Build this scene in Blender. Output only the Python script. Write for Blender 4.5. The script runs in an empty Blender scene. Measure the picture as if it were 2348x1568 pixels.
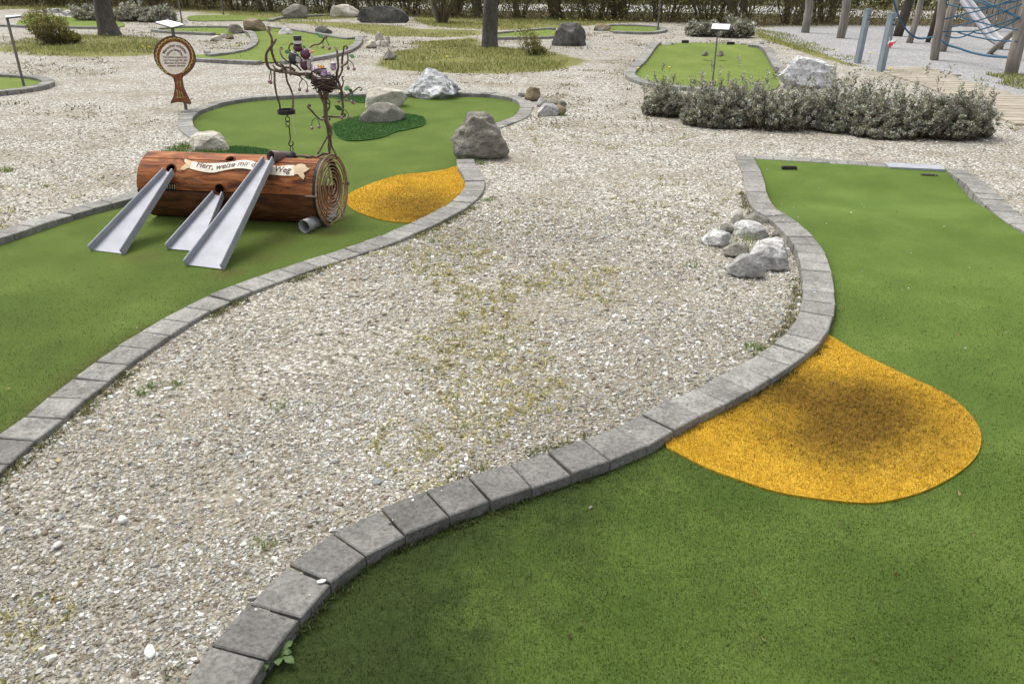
import bpy, bmesh, math, random
import numpy as np
from mathutils import Vector, noise as mnoise
from mathutils.geometry import delaunay_2d_cdt

R = math.radians
SC = bpy.context.scene
COL = SC.collection
rng = np.random.default_rng(11)
random.seed(5)

# ------------------------------------------------------------------ camera
FOC, CX, CY, HOR, CAMH = 1840.0, 1174.0, 784.0, -90.0, 1.6
TH = math.atan((CY - HOR) / FOC)
cd = bpy.data.cameras.new('camera'); cam = bpy.data.objects.new('camera', cd)
COL.objects.link(cam); SC.camera = cam
cd.sensor_width = 36.0; cd.lens = 36.0 * FOC / 2348.0
cd.clip_start = 0.05; cd.clip_end = 900
cam.location = (0, 0, CAMH); cam.rotation_euler = (math.pi / 2 - TH, 0, 0)
SC.render.resolution_x = 1024; SC.render.resolution_y = 683

# ------------------------------------------------------------------ light
SUN_EL, SUN_AZ = R(64), R(-48)          # azimuth measured from +Y towards +X
w = bpy.data.worlds.new('World'); SC.world = w; w.use_nodes = True
nt = w.node_tree; nt.nodes.clear()
sky = nt.nodes.new('ShaderNodeTexSky'); sky.sky_type = 'NISHITA'; sky.sun_disc = False
sky.sun_elevation = SUN_EL; sky.sun_rotation = SUN_AZ
sky.air_density = 1.0; sky.dust_density = 4.0; sky.ozone_density = 1.0
hs = nt.nodes.new('ShaderNodeHueSaturation'); hs.inputs['Saturation'].default_value = 0.20
bg = nt.nodes.new('ShaderNodeBackground'); bg.inputs['Strength'].default_value = 0.15
wo = nt.nodes.new('ShaderNodeOutputWorld')
nt.links.new(sky.outputs[0], hs.inputs['Color']); nt.links.new(hs.outputs[0], bg.inputs[0]); nt.links.new(bg.outputs[0], wo.inputs[0])
sd = bpy.data.lights.new('sun', 'SUN'); sd.energy = 1.3; sd.angle = R(30); sd.color = (1.0, 0.955, 0.86)
sun = bpy.data.objects.new('sun', sd); COL.objects.link(sun)
sdir = Vector((math.sin(SUN_AZ) * math.cos(SUN_EL), math.cos(SUN_AZ) * math.cos(SUN_EL), math.sin(SUN_EL)))
sun.rotation_euler = sdir.to_track_quat('Z', 'Y').to_euler()
SC.view_settings.view_transform = 'Standard'; SC.view_settings.look = 'None'
SC.view_settings.exposure = 0.72; SC.view_settings.gamma = 1.0
SC.view_settings.use_curve_mapping = False

# ------------------------------------------------------------------ projection helpers
ST, CT = math.sin(TH), math.cos(TH)
def ray(px, py):
    u = (px - CX) / FOC; v = (CY - py) / FOC
    return np.array([u, CT + v * ST, -ST + v * CT])
CAM = np.array([0, 0, CAMH])
def P(px, py, z=0.0):
    d = ray(px, py); return CAM + d * ((z - CAMH) / d[2])
def onY(px, py, Y):
    d = ray(px, py); return CAM + d * (Y / d[1])
def proj(v):
    v = np.atleast_2d(v); q = v - CAM
    zc = q[:, 1] * CT - q[:, 2] * ST
    yc = q[:, 1] * ST + q[:, 2] * CT
    return np.c_[CX + FOC * q[:, 0] / zc, CY - FOC * yc / zc]
def ppm(pt):
    return FOC / (pt[1] * CT - (pt[2] - CAMH) * ST)

# ------------------------------------------------------------------ object helpers
def tag(o, label=None, cat=None, group=None, kind=None):
    if label: o['label'] = label
    if cat: o['category'] = cat
    if group: o['group'] = group
    if kind: o['kind'] = kind
    return o
def thing(name, loc, label, cat, group=None):
    o = bpy.data.objects.new(name, None); COL.objects.link(o)
    o.location = loc; o.empty_display_size = 0.1
    return tag(o, label, cat, group)
def wloc(o):
    l = Vector((0, 0, 0))
    while o is not None:
        l = l + o.location; o = o.parent
    return l
def link(name, me, mat, parent=None, loc=None):
    o = bpy.data.objects.new(name, me); COL.objects.link(o)
    if mat is not None and len(me.materials) == 0: me.materials.append(mat)
    if parent is not None: o.parent = parent
    if loc is not None: o.location = loc
    return o
def fast_mesh(name, V, T, cols=None, attrs=None, smooth=False, mats=None):
    """V n x 3, T m x k (k = 3 or 4) index array"""
    V = np.asarray(V, np.float32); T = np.asarray(T, np.int32)
    me = bpy.data.meshes.new(name); k = T.shape[1]
    me.vertices.add(len(V)); me.vertices.foreach_set('co', V.ravel())
    me.loops.add(T.size); me.loops.foreach_set('vertex_index', T.ravel())
    me.polygons.add(len(T)); me.polygons.foreach_set('loop_start', np.arange(0, T.size, k, dtype=np.int32))
    if mats is not None: me.polygons.foreach_set('material_index', np.asarray(mats, np.int32))
    me.update(calc_edges=True)
    me.polygons.foreach_set('use_smooth', np.full(len(T), smooth, bool))
    if cols is not None:
        a = me.color_attributes.new('Col', 'FLOAT_COLOR', 'POINT')
        c = np.ones((len(V), 4), np.float32); c[:, :3] = cols
        a.data.foreach_set('color', c.ravel())
    for n, arr in (attrs or {}).items():
        arr = np.asarray(arr, np.float32)
        if arr.ndim == 1:
            a = me.attributes.new(n, 'FLOAT', 'POINT'); a.data.foreach_set('value', arr)
        else:
            a = me.attributes.new(n, 'FLOAT_VECTOR', 'POINT'); a.data.foreach_set('vector', arr.ravel())
    return me
def obj(name, V, F, mat, parent=None, smooth=False, attrs=None, cols=None, base=None):
    """V in world space; a child is stored relative to its parents, a top-level mesh relative to base"""
    V = np.asarray(V, float)
    off = np.array(wloc(parent)) if parent is not None else (np.asarray(base, float) if base is not None else np.zeros(3))
    W = V - off
    ks = {len(f) for f in F}
    if len(ks) == 1:
        me = fast_mesh(name, W, F, cols, attrs, smooth)
    else:
        me = bpy.data.meshes.new(name); me.from_pydata([tuple(v) for v in W], [], [tuple(int(i) for i in f) for f in F])
        me.polygons.foreach_set('use_smooth', np.full(len(me.polygons), smooth, bool))
        for n, arr in (attrs or {}).items():
            arr = np.asarray(arr, np.float32)
            a = me.attributes.new(n, 'FLOAT' if arr.ndim == 1 else 'FLOAT_VECTOR', 'POINT')
            a.data.foreach_set('value' if arr.ndim == 1 else 'vector', arr.ravel())
    return link(name, me, mat, parent, None if parent is not None else tuple(off))
class MB:
    """collects shapes into one mesh"""
    def __init__(s): s.V = []; s.F = []
    def add(s, V, F):
        n = len(s.V); s.V += [tuple(map(float, v)) for v in V]; s.F += [tuple(int(i) + n for i in f) for f in F]; return s
    def hexa(s, b, t):
        """b, t: four bottom and four top corners in the same order (counter-clockwise from above)"""
        return s.add(list(b) + list(t), [(3, 2, 1, 0), (4, 5, 6, 7), (0, 1, 5, 4), (1, 2, 6, 5), (2, 3, 7, 6), (3, 0, 4, 7)])
    def box(s, c, sx, sy, sz, ax=(1, 0, 0), ay=(0, 1, 0), az=(0, 0, 1)):
        c = np.array(c, float); ax, ay, az = (np.array(q, float) for q in (ax, ay, az))
        q = lambda i, j, k: c + ax * sx / 2 * i + ay * sy / 2 * j + az * sz / 2 * k
        return s.hexa([q(-1, -1, -1), q(1, -1, -1), q(1, 1, -1), q(-1, 1, -1)], [q(-1, -1, 1), q(1, -1, 1), q(1, 1, 1), q(-1, 1, 1)])
    def tube(s, path, r, n=6, cap=True):
        p = np.array(path, float); m = len(p)
        rr = np.full(m, r) if np.isscalar(r) else np.array(r, float)
        t = np.gradient(p, axis=0); t /= np.linalg.norm(t, axis=1)[:, None] + 1e-12
        up = np.array([0.31, 0.17, 0.94]); up /= np.linalg.norm(up)
        if abs(t[0] @ up) > .9: up = np.array([1.0, .1, .05])
        u = up - t[0] * (t[0] @ up); u /= np.linalg.norm(u)
        V = []
        for i in range(m):
            u = u - t[i] * (t[i] @ u); u /= np.linalg.norm(u) + 1e-12
            v = np.cross(t[i], u)
            for k in range(n):
                a = 2 * math.pi * k / n
                V.append(p[i] + rr[i] * (math.cos(a) * u + math.sin(a) * v))
        F = [(i * n + k, i * n + (k + 1) % n, (i + 1) * n + (k + 1) % n, (i + 1) * n + k) for i in range(m - 1) for k in range(n)]
        if cap: F += [tuple(range(n - 1, -1, -1)), tuple((m - 1) * n + k for k in range(n))]
        return s.add(V, F)
    def ring(s, c, rad, r, ax, ay, n=28, k=5, sy=1.0):
        c = np.array(c, float); ax = np.array(ax, float); ay = np.array(ay, float); az = np.cross(ax, ay)
        V = []
        for i in range(n):
            a = 2 * math.pi * i / n; e = math.cos(a) * ax + math.sin(a) * sy * ay
            eo = math.cos(a) * ax + math.sin(a) * ay
            for j in range(k):
                b = 2 * math.pi * j / k
                V.append(c + rad * e + r * (math.cos(b) * eo + math.sin(b) * az))
        F = [(i * k + j, ((i + 1) % n) * k + j, ((i + 1) % n) * k + (j + 1) % k, i * k + (j + 1) % k) for i in range(n) for j in range(k)]
        return s.add(V, F)
    def pipe(s, c, axis, ro, ri, ln, n=18):
        """hollow tube from c along axis"""
        axis = np.array(axis, float); axis /= np.linalg.norm(axis); c = np.array(c, float)
        u = np.cross(axis, [0, 0, 1.0] if abs(axis[2]) < .95 else [1.0, 0, 0]); u /= np.linalg.norm(u); v = np.cross(u, axis)
        V = []
        for (r, z) in ((ro, 0), (ro, ln), (ri, ln), (ri, 0)):
            for k in range(n):
                a = 2 * math.pi * k / n; V.append(c + axis * z + r * (math.cos(a) * u + math.sin(a) * v))
        F = [(q * n + k, q * n + (k + 1) % n, ((q + 1) % 4) * n + (k + 1) % n, ((q + 1) % 4) * n + k) for q in range(4) for k in range(n)]
        return s.add(V, F)
    def ball(s, c, rx, ry=None, rz=None, n=10, m=7):
        ry = ry or rx; rz = rz or rx; c = np.array(c, float); V = [c + [0, 0, rz]]
        for i in range(1, m):
            a = math.pi * i / m
            for k in range(n):
                b = 2 * math.pi * k / n; V.append(c + [rx * math.sin(a) * math.cos(b), ry * math.sin(a) * math.sin(b), rz * math.cos(a)])
        V.append(c - [0, 0, rz]); L = len(V) - 1
        F = [(0, 1 + k, 1 + (k + 1) % n) for k in range(n)]
        F += [(1 + i * n + k, 1 + (i + 1) * n + k, 1 + (i + 1) * n + (k + 1) % n, 1 + i * n + (k + 1) % n) for i in range(m - 2) for k in range(n)]
        F += [(L, 1 + (m - 2) * n + (k + 1) % n, 1 + (m - 2) * n + k) for k in range(n)]
        return s.add(V, F)
    def build(s, name, mat, parent=None, smooth=False, base=None):
        return obj(name, s.V, s.F, mat, parent, smooth, base=base)
def catmull(pts, step, closed=False):
    p = np.array(pts, float); n = len(p); out = []
    idx = range(n) if closed else range(n - 1)
    for i in idx:
        if closed: a, b, c, d = p[(i - 1) % n], p[i], p[(i + 1) % n], p[(i + 2) % n]
        else: a, b, c, d = p[max(i - 1, 0)], p[i], p[i + 1], p[min(i + 2, n - 1)]
        k = max(2, int(np.linalg.norm(c - b) / step))
        for t in np.linspace(0, 1, k, endpoint=False):
            out.append(.5 * (2 * b + (c - a) * t + (2 * a - 5 * b + 4 * c - d) * t * t + (3 * b - a - 3 * c + d) * t ** 3))
    if not closed: out.append(p[-1])
    return np.array(out)
def resample(p, L, closed=False):
    if closed: p = np.vstack([p, p[:1]])
    d = np.r_[0, np.cumsum(np.linalg.norm(np.diff(p, axis=0), axis=1))]
    n = max(1, round(d[-1] / L)); s = np.linspace(0, d[-1], n + 1)
    return np.c_[tuple(np.interp(s, d, p[:, i]) for i in range(p.shape[1]))]
def inside(x, y, poly):
    x = np.asarray(x); y = np.asarray(y); r = np.zeros(x.shape, bool); n = len(poly); j = n - 1
    lo = poly[:, :2].min(0); hi = poly[:, :2].max(0)
    m = (x >= lo[0]) & (x <= hi[0]) & (y >= lo[1]) & (y <= hi[1]); xs, ys = x[m], y[m]; q = np.zeros(xs.shape, bool)
    for i in range(n):
        xi, yi, xj, yj = poly[i][0], poly[i][1], poly[j][0], poly[j][1]
        if yi != yj:
            q ^= ((yi > ys) != (yj > ys)) & (xs < (xj - xi) * (ys - yi) / (yj - yi) + xi)
        j = i
    r[m] = q; return r
def distpoly(x, y, line, closed=False):
    """distance of points to a polyline"""
    p = np.asarray(line)[:, :2]; best = np.full(np.shape(x), 1e9)
    n = len(p)
    for i in range(n if closed else n - 1):
        a, b = p[i], p[(i + 1) % n]; ab = b - a; l2 = ab @ ab + 1e-12
        t = np.clip(((x - a[0]) * ab[0] + (y - a[1]) * ab[1]) / l2, 0, 1)
        best = np.minimum(best, np.hypot(x - a[0] - t * ab[0], y - a[1] - t * ab[1]))
    return best
_ph = rng.uniform(0, 6.28, (64, 2)); _dr = rng.uniform(0, 6.28, 64)
def wav(x, y, sc, seed=0, octs=3):
    """smooth pseudo noise in about -1..1"""
    v = 0; a = 1; tot = 0
    for o in range(octs):
        for k in range(4):
            i = (seed * 7 + o * 5 + k * 3) % 64; f = sc * 2 ** o * (0.8 + .13 * k)
            v = v + a * np.sin(f * (x * math.cos(_dr[i]) + y * math.sin(_dr[i])) + _ph[i, 0] + 1.3 * np.sin(f * .6 * (x * math.sin(_dr[i]) - y * math.cos(_dr[i])) + _ph[i, 1]))
            tot += a
        a *= .55
    return v / tot * 2.2
def cell(x, y, s, k=0.0):
    """random number per small square cell"""
    v = np.sin(np.floor(x / s + .37 * np.sin(y * 90)) * 12.9898 + np.floor(y / s + .37 * np.sin(x * 80)) * 78.233 + k) * 43758.5453
    return v - np.floor(v)
def cdt(poly, gap=None, extra=None):
    """triangles of a 2D polygon with inner grid points -> (pts, tris)"""
    poly = np.asarray(poly)[:, :2]; pts = [Vector(p) for p in poly]; n = len(pts)
    if gap:
        lo, hi = poly.min(0), poly.max(0)
        gx, gy = np.meshgrid(np.arange(lo[0], hi[0], gap), np.arange(lo[1], hi[1], gap)); gx = gx.ravel(); gy = gy.ravel()
        gx = gx + rng.uniform(-.2, .2, gx.shape) * gap; gy = gy + rng.uniform(-.2, .2, gy.shape) * gap
        m = inside(gx, gy, poly); gx, gy = gx[m], gy[m]
        m = distpoly(gx, gy, poly, True) > gap * .4
        pts += [Vector((a, b)) for a, b in zip(gx[m], gy[m])]
    if extra is not None: pts += [Vector(p) for p in extra]
    r = delaunay_2d_cdt(pts, [(i, (i + 1) % n) for i in range(n)], [], 1, 1e-6)
    V = np.array([tuple(v) for v in r[0]]); T = np.array([tuple(f) for f in r[2]], int)
    return V, T

# ------------------------------------------------------------------ material helpers
class Mat:
    def __init__(s, name, rough=.8, spec=.3):
        s.m = bpy.data.materials.new(name); s.m.use_nodes = True; s.nt = s.m.node_tree
        s.b = s.nt.nodes['Principled BSDF']; s.b.inputs['Roughness'].default_value = rough
        s.b.inputs['Specular IOR Level'].default_value = spec
        s.co = s.n('ShaderNodeTexCoord').outputs['Object']; s.src = s.co
    def n(s, t): return s.nt.nodes.new(t)
    def l(s, a, b): s.nt.links.new(a, b)
    def setv(s, sock, v):
        if isinstance(v, bpy.types.NodeSocket): s.l(v, sock)
        elif isinstance(v, (tuple, list)) and sock.type == 'RGBA' and len(v) == 3: sock.default_value = (*v, 1)
        else: sock.default_value = v
    def map(s, scale, src=None):
        m = s.n('ShaderNodeMapping'); s.l(src or s.src, m.inputs[0]); m.inputs['Scale'].default_value = scale; return m.outputs[0]
    def rnd(s): return s.n('ShaderNodeObjectInfo').outputs['Random']
    def shift(s):
        """moves the texture by the object's random number so that alike objects differ"""
        a = s.n('ShaderNodeVectorMath'); a.operation = 'ADD'; m = s.n('ShaderNodeMath'); m.operation = 'MULTIPLY'
        s.l(s.rnd(), m.inputs[0]); m.inputs[1].default_value = 37.0
        s.l(s.src, a.inputs[0]); s.l(m.outputs[0], a.inputs[1]); s.src = a.outputs[0]; return s
    def noise(s, scale, detail=4, rough=.55, src=None, dist=0.0):
        t = s.n('ShaderNodeTexNoise'); s.l(src or s.src, t.inputs['Vector'])
        t.inputs['Scale'].default_value = scale; t.inputs['Detail'].default_value = detail; t.inputs['Roughness'].default_value = rough; t.inputs['Distortion'].default_value = dist
        return t.outputs['Fac']
    def voro(s, scale, feature='F1', out='Distance', src=None, rand=1.0):
        t = s.n('ShaderNodeTexVoronoi'); t.feature = feature; s.l(src or s.src, t.inputs['Vector']); t.inputs['Scale'].default_value = scale
        t.inputs['Randomness'].default_value = rand
        return t.outputs[out]
    def ramp(s, fac, stops, interp='LINEAR'):
        r = s.n('ShaderNodeValToRGB'); s.setv(r.inputs[0], fac); e = r.color_ramp.elements; r.color_ramp.interpolation = interp
        while len(e) < len(stops): e.new(.5)
        for q, (p, c) in zip(e, stops):
            q.position = p; q.color = (c, c, c, 1) if np.isscalar(c) else (*c, 1)
        return r.outputs[0]
    def mix(s, fac, a, b, mode='MIX'):
        m = s.n('ShaderNodeMix'); m.data_type = 'RGBA'; m.blend_type = mode
        s.setv(m.inputs[0], fac); s.setv(m.inputs[6], a); s.setv(m.inputs[7], b); return m.outputs[2]
    def math(s, op, a, b=None, clamp=False):
        m = s.n('ShaderNodeMath'); m.operation = op; m.use_clamp = clamp; s.setv(m.inputs[0], a)
        if b is not None: s.setv(m.inputs[1], b)
        return m.outputs[0]
    def attr(s, n, out='Fac'):
        a = s.n('ShaderNodeAttribute'); a.attribute_name = n; return a.outputs[out]
    def sep(s, v, i):
        q = s.n('ShaderNodeSeparateColor'); s.l(v, q.inputs[0]); return q.outputs[i]
    def col(s, c): s.setv(s.b.inputs['Base Color'], c); return s
    def bump(s, h, strength=.5, dist=.01):
        b = s.n('ShaderNodeBump'); b.inputs['Strength'].default_value = strength; b.inputs['Distance'].default_value = dist
        s.l(h, b.inputs['Height']); s.l(b.outputs[0], s.b.inputs['Normal']); return s
    def set(s, **k):
        for n, v in k.items(): s.setv(s.b.inputs[n.replace('_', ' ')], v)
        return s
# ------------------------------------------------------------------ materials of the setting
def m_concrete(name='concrete', f=1.0):
    m = Mat(name, .9, .2).shift()
    a = m.noise(8, 6, .68); b = m.noise(70, 3, .7); c = m.noise(220, 2, .8)
    base = m.ramp(a, [(.25, (.16 * f, .155 * f, .145 * f)), (.5, (.25 * f, .243 * f, .226 * f)), (.78, (.34 * f, .332 * f, .308 * f))])
    spk = m.ramp(b, [(.3, .45), (.5, .95), (.72, 1.35)])
    c1 = m.mix(.8, base, spk, 'MULTIPLY')
    lich = m.ramp(m.noise(14, 4, .7), [(.56, 0.0), (.72, 1.0)])
    c2 = m.mix(m.math('MULTIPLY', lich, .55), c1, (.09, .085, .075))
    dots = m.ramp(c, [(.68, 0.0), (.74, 1.0)])
    c3 = m.mix(m.math('MULTIPLY', dots, .5), c2, (.62, .61, .57))
    sh = m.math('ADD', m.math('MULTIPLY', m.rnd(), .34), .83)
    cc = m.n('ShaderNodeCombineColor'); [m.l(sh, cc.inputs[i]) for i in range(3)]
    m.col(m.mix(1.0, c3, cc.outputs[0], 'MULTIPLY')); m.bump(m.mix(.5, b, c), .35, .004); return m.m
def m_ground():
    m = Mat('gravel_ground_material', .95, .15)
    v = m.voro(62, out='Color'); d = m.voro(62); v2 = m.voro(23, out='Color')
    f = m.sep(v, 0); f2 = m.sep(v2, 1)
    st = m.ramp(f, [(0, (.15, .125, .095)), (.25, (.30, .278, .228)), (.5, (.405, .382, .325)), (.75, (.51, .488, .43)), (.93, (.70, .685, .635)), (1, (.80, .785, .75))])
    gap = m.ramp(d, [(.35, 1.0), (.75, .42)])
    st = m.mix(1.0, st, gap, 'MULTIPLY')
    st = m.mix(m.math('MULTIPLY', m.ramp(f2, [(.5, 0.0), (1, 1.0)]), .18), st, (.62, .6, .54))
    dirt = m.noise(1.3, 6, .62); dirt2 = m.noise(6, 4, .6)
    dm = m.math('MULTIPLY', m.ramp(dirt, [(.46, 0.0), (.64, 1.0)]), m.ramp(dirt2, [(.3, .2), (.65, 1.0)]))
    soil = m.ramp(m.noise(90, 3, .7), [(.3, (.17, .14, .10)), (.7, (.29, .245, .18))])
    c = m.mix(m.math('MULTIPLY', dm, .85), st, soil)
    near = m.attr('near')       # fine silt between the stones of the trodden nearer path
    c = m.mix(m.math('MULTIPLY', near, .85), c, m.ramp(m.noise(150, 3, .7), [(.3, (.15, .125, .085)), (.7, (.30, .26, .19))]))
    g = m.attr('grass'); gcol = m.ramp(m.noise(9, 5, .7), [(.3, (.10, .12, .03)), (.5, (.17, .17, .055)), (.66, (.22, .21, .08))])
    gm = m.ramp(m.mix(.5, g, m.noise(3.5, 5, .7)), [(.42, 0.0), (.56, 1.0)])
    c = m.mix(m.math('MULTIPLY', gm, m.ramp(g, [(.02, 0.0), (.15, 1.0)])), c, gcol)
    p = m.attr('play'); pc = m.ramp(f, [(0, (.17, .17, .172)), (.5, (.30, .298, .30)), (1, (.46, .455, .455))])
    c = m.mix(p, c, m.mix(m.math('MULTIPLY', m.ramp(m.noise(1.1, 5, .6), [(.45, 0.0), (.7, 1.0)]), .35), pc, (.2, .19, .18)))
    l = m.attr('litter'); lc = m.ramp(m.noise(7, 6, .75), [(.3, (.045, .036, .020)), (.52, (.10, .082, .042)), (.72, (.19, .16, .09))])
    c = m.mix(l, c, lc)
    m.col(c); m.bump(d, .6, .012); return m.m
def m_turf(name, dark, mid, light, moss=(.011, .016, .005)):
    m = Mat(name, .95, .1)
    a = m.noise(2.2, 5, .6); b = m.noise(240, 2, .8, src=m.map((1, .45, 1))); c = m.noise(38, 4, .75)
    base = m.ramp(a, [(.34, dark), (.52, mid), (.68, light)])
    t = m.mix(.75, base, m.ramp(b, [(.28, .35), (.5, 1.0), (.75, 1.5)]), 'MULTIPLY')
    t = m.mix(.3, t, m.ramp(c, [(.32, .5), (.5, 1.0), (.7, 1.25)]), 'MULTIPLY')
    d = m.attr('dirt'); dm = m.ramp(m.mix(.38, d, m.noise(16, 8, .8)), [(.36, 0.0), (.60, .92)])
    t = m.mix(m.math('MULTIPLY', dm, m.ramp(d, [(.02, 0.0), (.2, 1.0)])), t, m.ramp(c, [(.3, moss), (.7, tuple(q * 2.6 for q in moss))]))
    m.col(t); m.bump(b, .6, .005)
    m.set(Sheen_Weight=.38, Sheen_Roughness=.45); m.setv(m.b.inputs['Sheen Tint'], tuple(q / max(light) for q in light)); return m.m
def m_vcol(name, rough=.85, spec=.2, trans=0.0, mul=1.0):
    m = Mat(name, rough, spec); c = m.attr('Col', 'Color')
    if mul != 1.0: c = m.mix(1.0, c, (mul, mul, mul), 'MULTIPLY')
    m.col(c)
    if trans: # thin leaves let some light through
        tr = m.n('ShaderNodeBsdfTranslucent'); m.l(c, tr.inputs[0]); mx = m.n('ShaderNodeMixShader'); mx.inputs[0].default_value = trans
        out = m.nt.nodes['Material Output']; m.l(m.b.outputs[0], mx.inputs[1]); m.l(tr.outputs[0], mx.inputs[2]); m.l(mx.outputs[0], out.inputs[0])
    return m.m
MC = m_concrete(); MC2 = m_concrete('weathered_concrete', .66); MG = m_ground()
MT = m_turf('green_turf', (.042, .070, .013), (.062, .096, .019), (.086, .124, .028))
MTF = m_turf('pale_green_turf', (.078, .108, .024), (.104, .138, .032), (.132, .168, .042))  # paler, yellower turf colour of the distant lanes
MTL = m_turf('deep_green_turf', (.036, .056, .011), (.053, .078, .016), (.074, .104, .023), moss=(.026, .021, .008))  # deeper green turf colour of the log lane
MT2 = m_turf('dark_green_turf', (.032, .082, .022), (.048, .112, .030), (.07, .145, .042))
MY = m_turf('yellow_turf', (.40, .24, .018), (.52, .32, .03), (.62, .40, .05), moss=(.05, .027, .006))
MSTONE = m_vcol('gravel_stone', .85, .25); MBLADE = m_vcol('turf_blade', .8, .15, .25); MLEAF = m_vcol('leaf', .7, .25, .3)

# ------------------------------------------------------------------ kerbs
W = .16
KZ = 0.0; TZ = -.045
def kerb_line(edge, side, z=KZ, closed=False, width=W):
    """edge: traced top edge (photo px) -> fine world line, and its twin offset to the side"""
    e = np.array([P(x, y, z) for x, y in edge]); e = catmull(e[:, :2], .02, closed)
    if closed: e2 = np.vstack([e[-1:], e, e[:1]]); t = (e2[2:] - e2[:-2])
    else: t = np.gradient(e, axis=0)
    k = 9; tt = np.stack([np.convolve(np.pad(t[:, i], k // 2, mode='wrap' if closed else 'edge'), np.ones(k) / k, 'valid') for i in (0, 1)], 1)
    tt /= np.linalg.norm(tt, axis=1)[:, None]
    nrm = np.c_[-tt[:, 1], tt[:, 0]] * side
    return e, e + nrm * width
def kerb(label, edge, side, z=KZ, L=.16, closed=False, width=W, skip=None, deep=.14, parent=None, gap=.0035, zf=None):
    e, o = kerb_line(edge, side, z, closed, width)
    c = (e + o) / 2
    root = thing('kerb', (c[len(c) // 2][0], c[len(c) // 2][1], z), label, 'kerb', 'concrete block kerbs edging the lanes')
    both = np.c_[e, o]
    d = np.r_[0, np.cumsum(np.linalg.norm(np.diff(c, axis=0), axis=1))]
    n = max(2, round(d[-1] / L)); s = np.linspace(0, d[-1], n + 1)
    if not closed: s[1:-1] += rng.uniform(-.018, .018, n - 1) * L
    at = lambda q: np.array([np.interp(q, d, both[:, i]) for i in range(4)])
    for i in range(n):
        g = gap * rng.uniform(.4, 1.5); a, b = at(s[i] + g), at(s[i + 1] - g)
        if skip and skip((a + b)[:2] / 2): continue
        q = np.array([a[:2], b[:2], b[2:], a[2:]])
        if side < 0: pass
        ar = np.cross(q[1] - q[0], q[2] - q[0])
        if ar < 0: q = q[::-1]
        q = q + rng.normal(0, .0017, (4, 2))
        ctr = q.mean(0); tilt = rng.normal(0, .008, 2); dz = rng.normal(0, .0018)
        zz = np.array([zf(p[0], p[1]) for p in q]) if zf else np.zeros(4)
        b1 = .004
        top = [(*p, z + dz + h_ - b1 + (p - ctr) @ tilt) for p, h_ in zip(q, zz)]
        inn = [(*(p + (ctr - p) / np.linalg.norm(ctr - p) * b1 * 1.5), z + dz + h_ + (p - ctr) @ tilt) for p, h_ in zip(q, zz)]
        bot = [(*p, z + dz - deep) for p in q]
        V = bot + top + inn
        F = [(0, 1, 5, 4), (1, 2, 6, 5), (2, 3, 7, 6), (3, 0, 4, 7), (4, 5, 9, 8), (5, 6, 10, 9), (6, 7, 11, 10), (7, 4, 8, 11), (8, 9, 10, 11)]
        c3 = np.array([*ctr, z + dz])
        ob = obj('kerb_block', np.array(V) - c3 + np.array(wloc(root)), F, MC2 if (ctr[1] < 2.6 and rng.random() < (2.9 - ctr[1]) * 1.7) else MC, root)
        ob.location = c3 - np.array(wloc(root))
    return c
KA = [(-230, 1190), (-140, 1110), (-60, 1040), (0, 994.8), (56.5, 953.6), (117.6, 903.2), (177.2, 859.5), (233.7, 817.7), (287.1, 781.6), (340.7, 748.4), (395.5, 717.3),
      (451.7, 688.5), (509.1, 663.9), (568, 642.6), (621.3, 623), (673.2, 604.8), (725.1, 588.8), (772.8, 573.9), (814.8, 560.7), (842, 551.5), (877.2, 538.8), (911.9, 523.3),
      (952, 507.2), (978.7, 493.9), (1010.8, 477.8), (1034.9, 461.8), (1056.3, 443.1), (1065.6, 427.1), (1066, 413.7), (1058.9, 397.7), (1050.9, 384.3), (1045.6, 365.6)]
cA = kerb('long kerb curving up the right side of the lane with the painted log', KA, -1)
KLOOP = [(1118, 289), (1143.1, 280), (1179.2, 265.4), (1191.2, 248), (1192.6, 240), (1187.2, 232), (1168.5, 223.9), (1147.1, 219.9), (1120.4, 216.4), (1085.7, 214.8), (1056.3, 214.6),
         (960, 214.6), (835.9, 216.4), (729.3, 216.4), (673.2, 219.2), (600.3, 222.6), (530.2, 231.5), (488.1, 242.2), (460, 253.4), (443.2, 267.4), (441.8, 278.7), (446, 289.9), (455.9, 299.7), (475, 312)]
cL = kerb('looping kerb round the far end of the lane behind the painted log', KLOOP, -1)
KLEFT = [(475, 338), (452, 362), (425, 392), (390, 417), (345, 439), (304.7, 455.4), (263.3, 465.6), (219.2, 476.8), (173.7, 489.6), (128.3, 504), (80.2, 520), (34.7, 535.6), (0, 546.3), (-80, 572), (-180, 608), (-300, 655)]
cF = kerb('short kerb running behind the lowest chute to the left picture edge', KLEFT, -1)
KB = [(470, 1760), (520, 1660), (555, 1600), (588.7, 1539), (676.7, 1425.7), (759.6, 1333.8), (857, 1259), (961.7, 1210), (1066.4, 1168), (1169.8, 1130.9), (1266, 1101), (1353, 1070), (1440.7, 1040),
      (1512.5, 1003.6), (1578.4, 966.8), (1640.5, 936.9), (1698.7, 906.6), (1749.2, 877.5), (1793.8, 849.6), (1835.3, 820.1), (1869.5, 794.1), (1894.7, 764.2), (1908.2, 733), (1913.8, 703), (1914.4, 675.2),
      (1911.6, 650), (1906.1, 624.2), (1898.1, 595), (1883.8, 565.5), (1862.3, 540.6), (1830.8, 510.3), (1803.6, 492.5), (1783.6, 481), (1770.7, 466.7), (1763, 453.9), (1757.8, 438.1), (1754, 420.9), (1749.2, 405.2),
      (1742, 386.6), (1734.9, 372.2), (1727.7, 358)]
cB = kerb('long S-shaped kerb between the gravel and the lane with the big yellow patch', KB, 1)
KC = [(1733, 363.9), (1830, 369.5), (1935, 376), (2034, 382)]
cC = kerb('straight row of kerb blocks across the far end of the right lane', KC, 1, L=.15)
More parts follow.
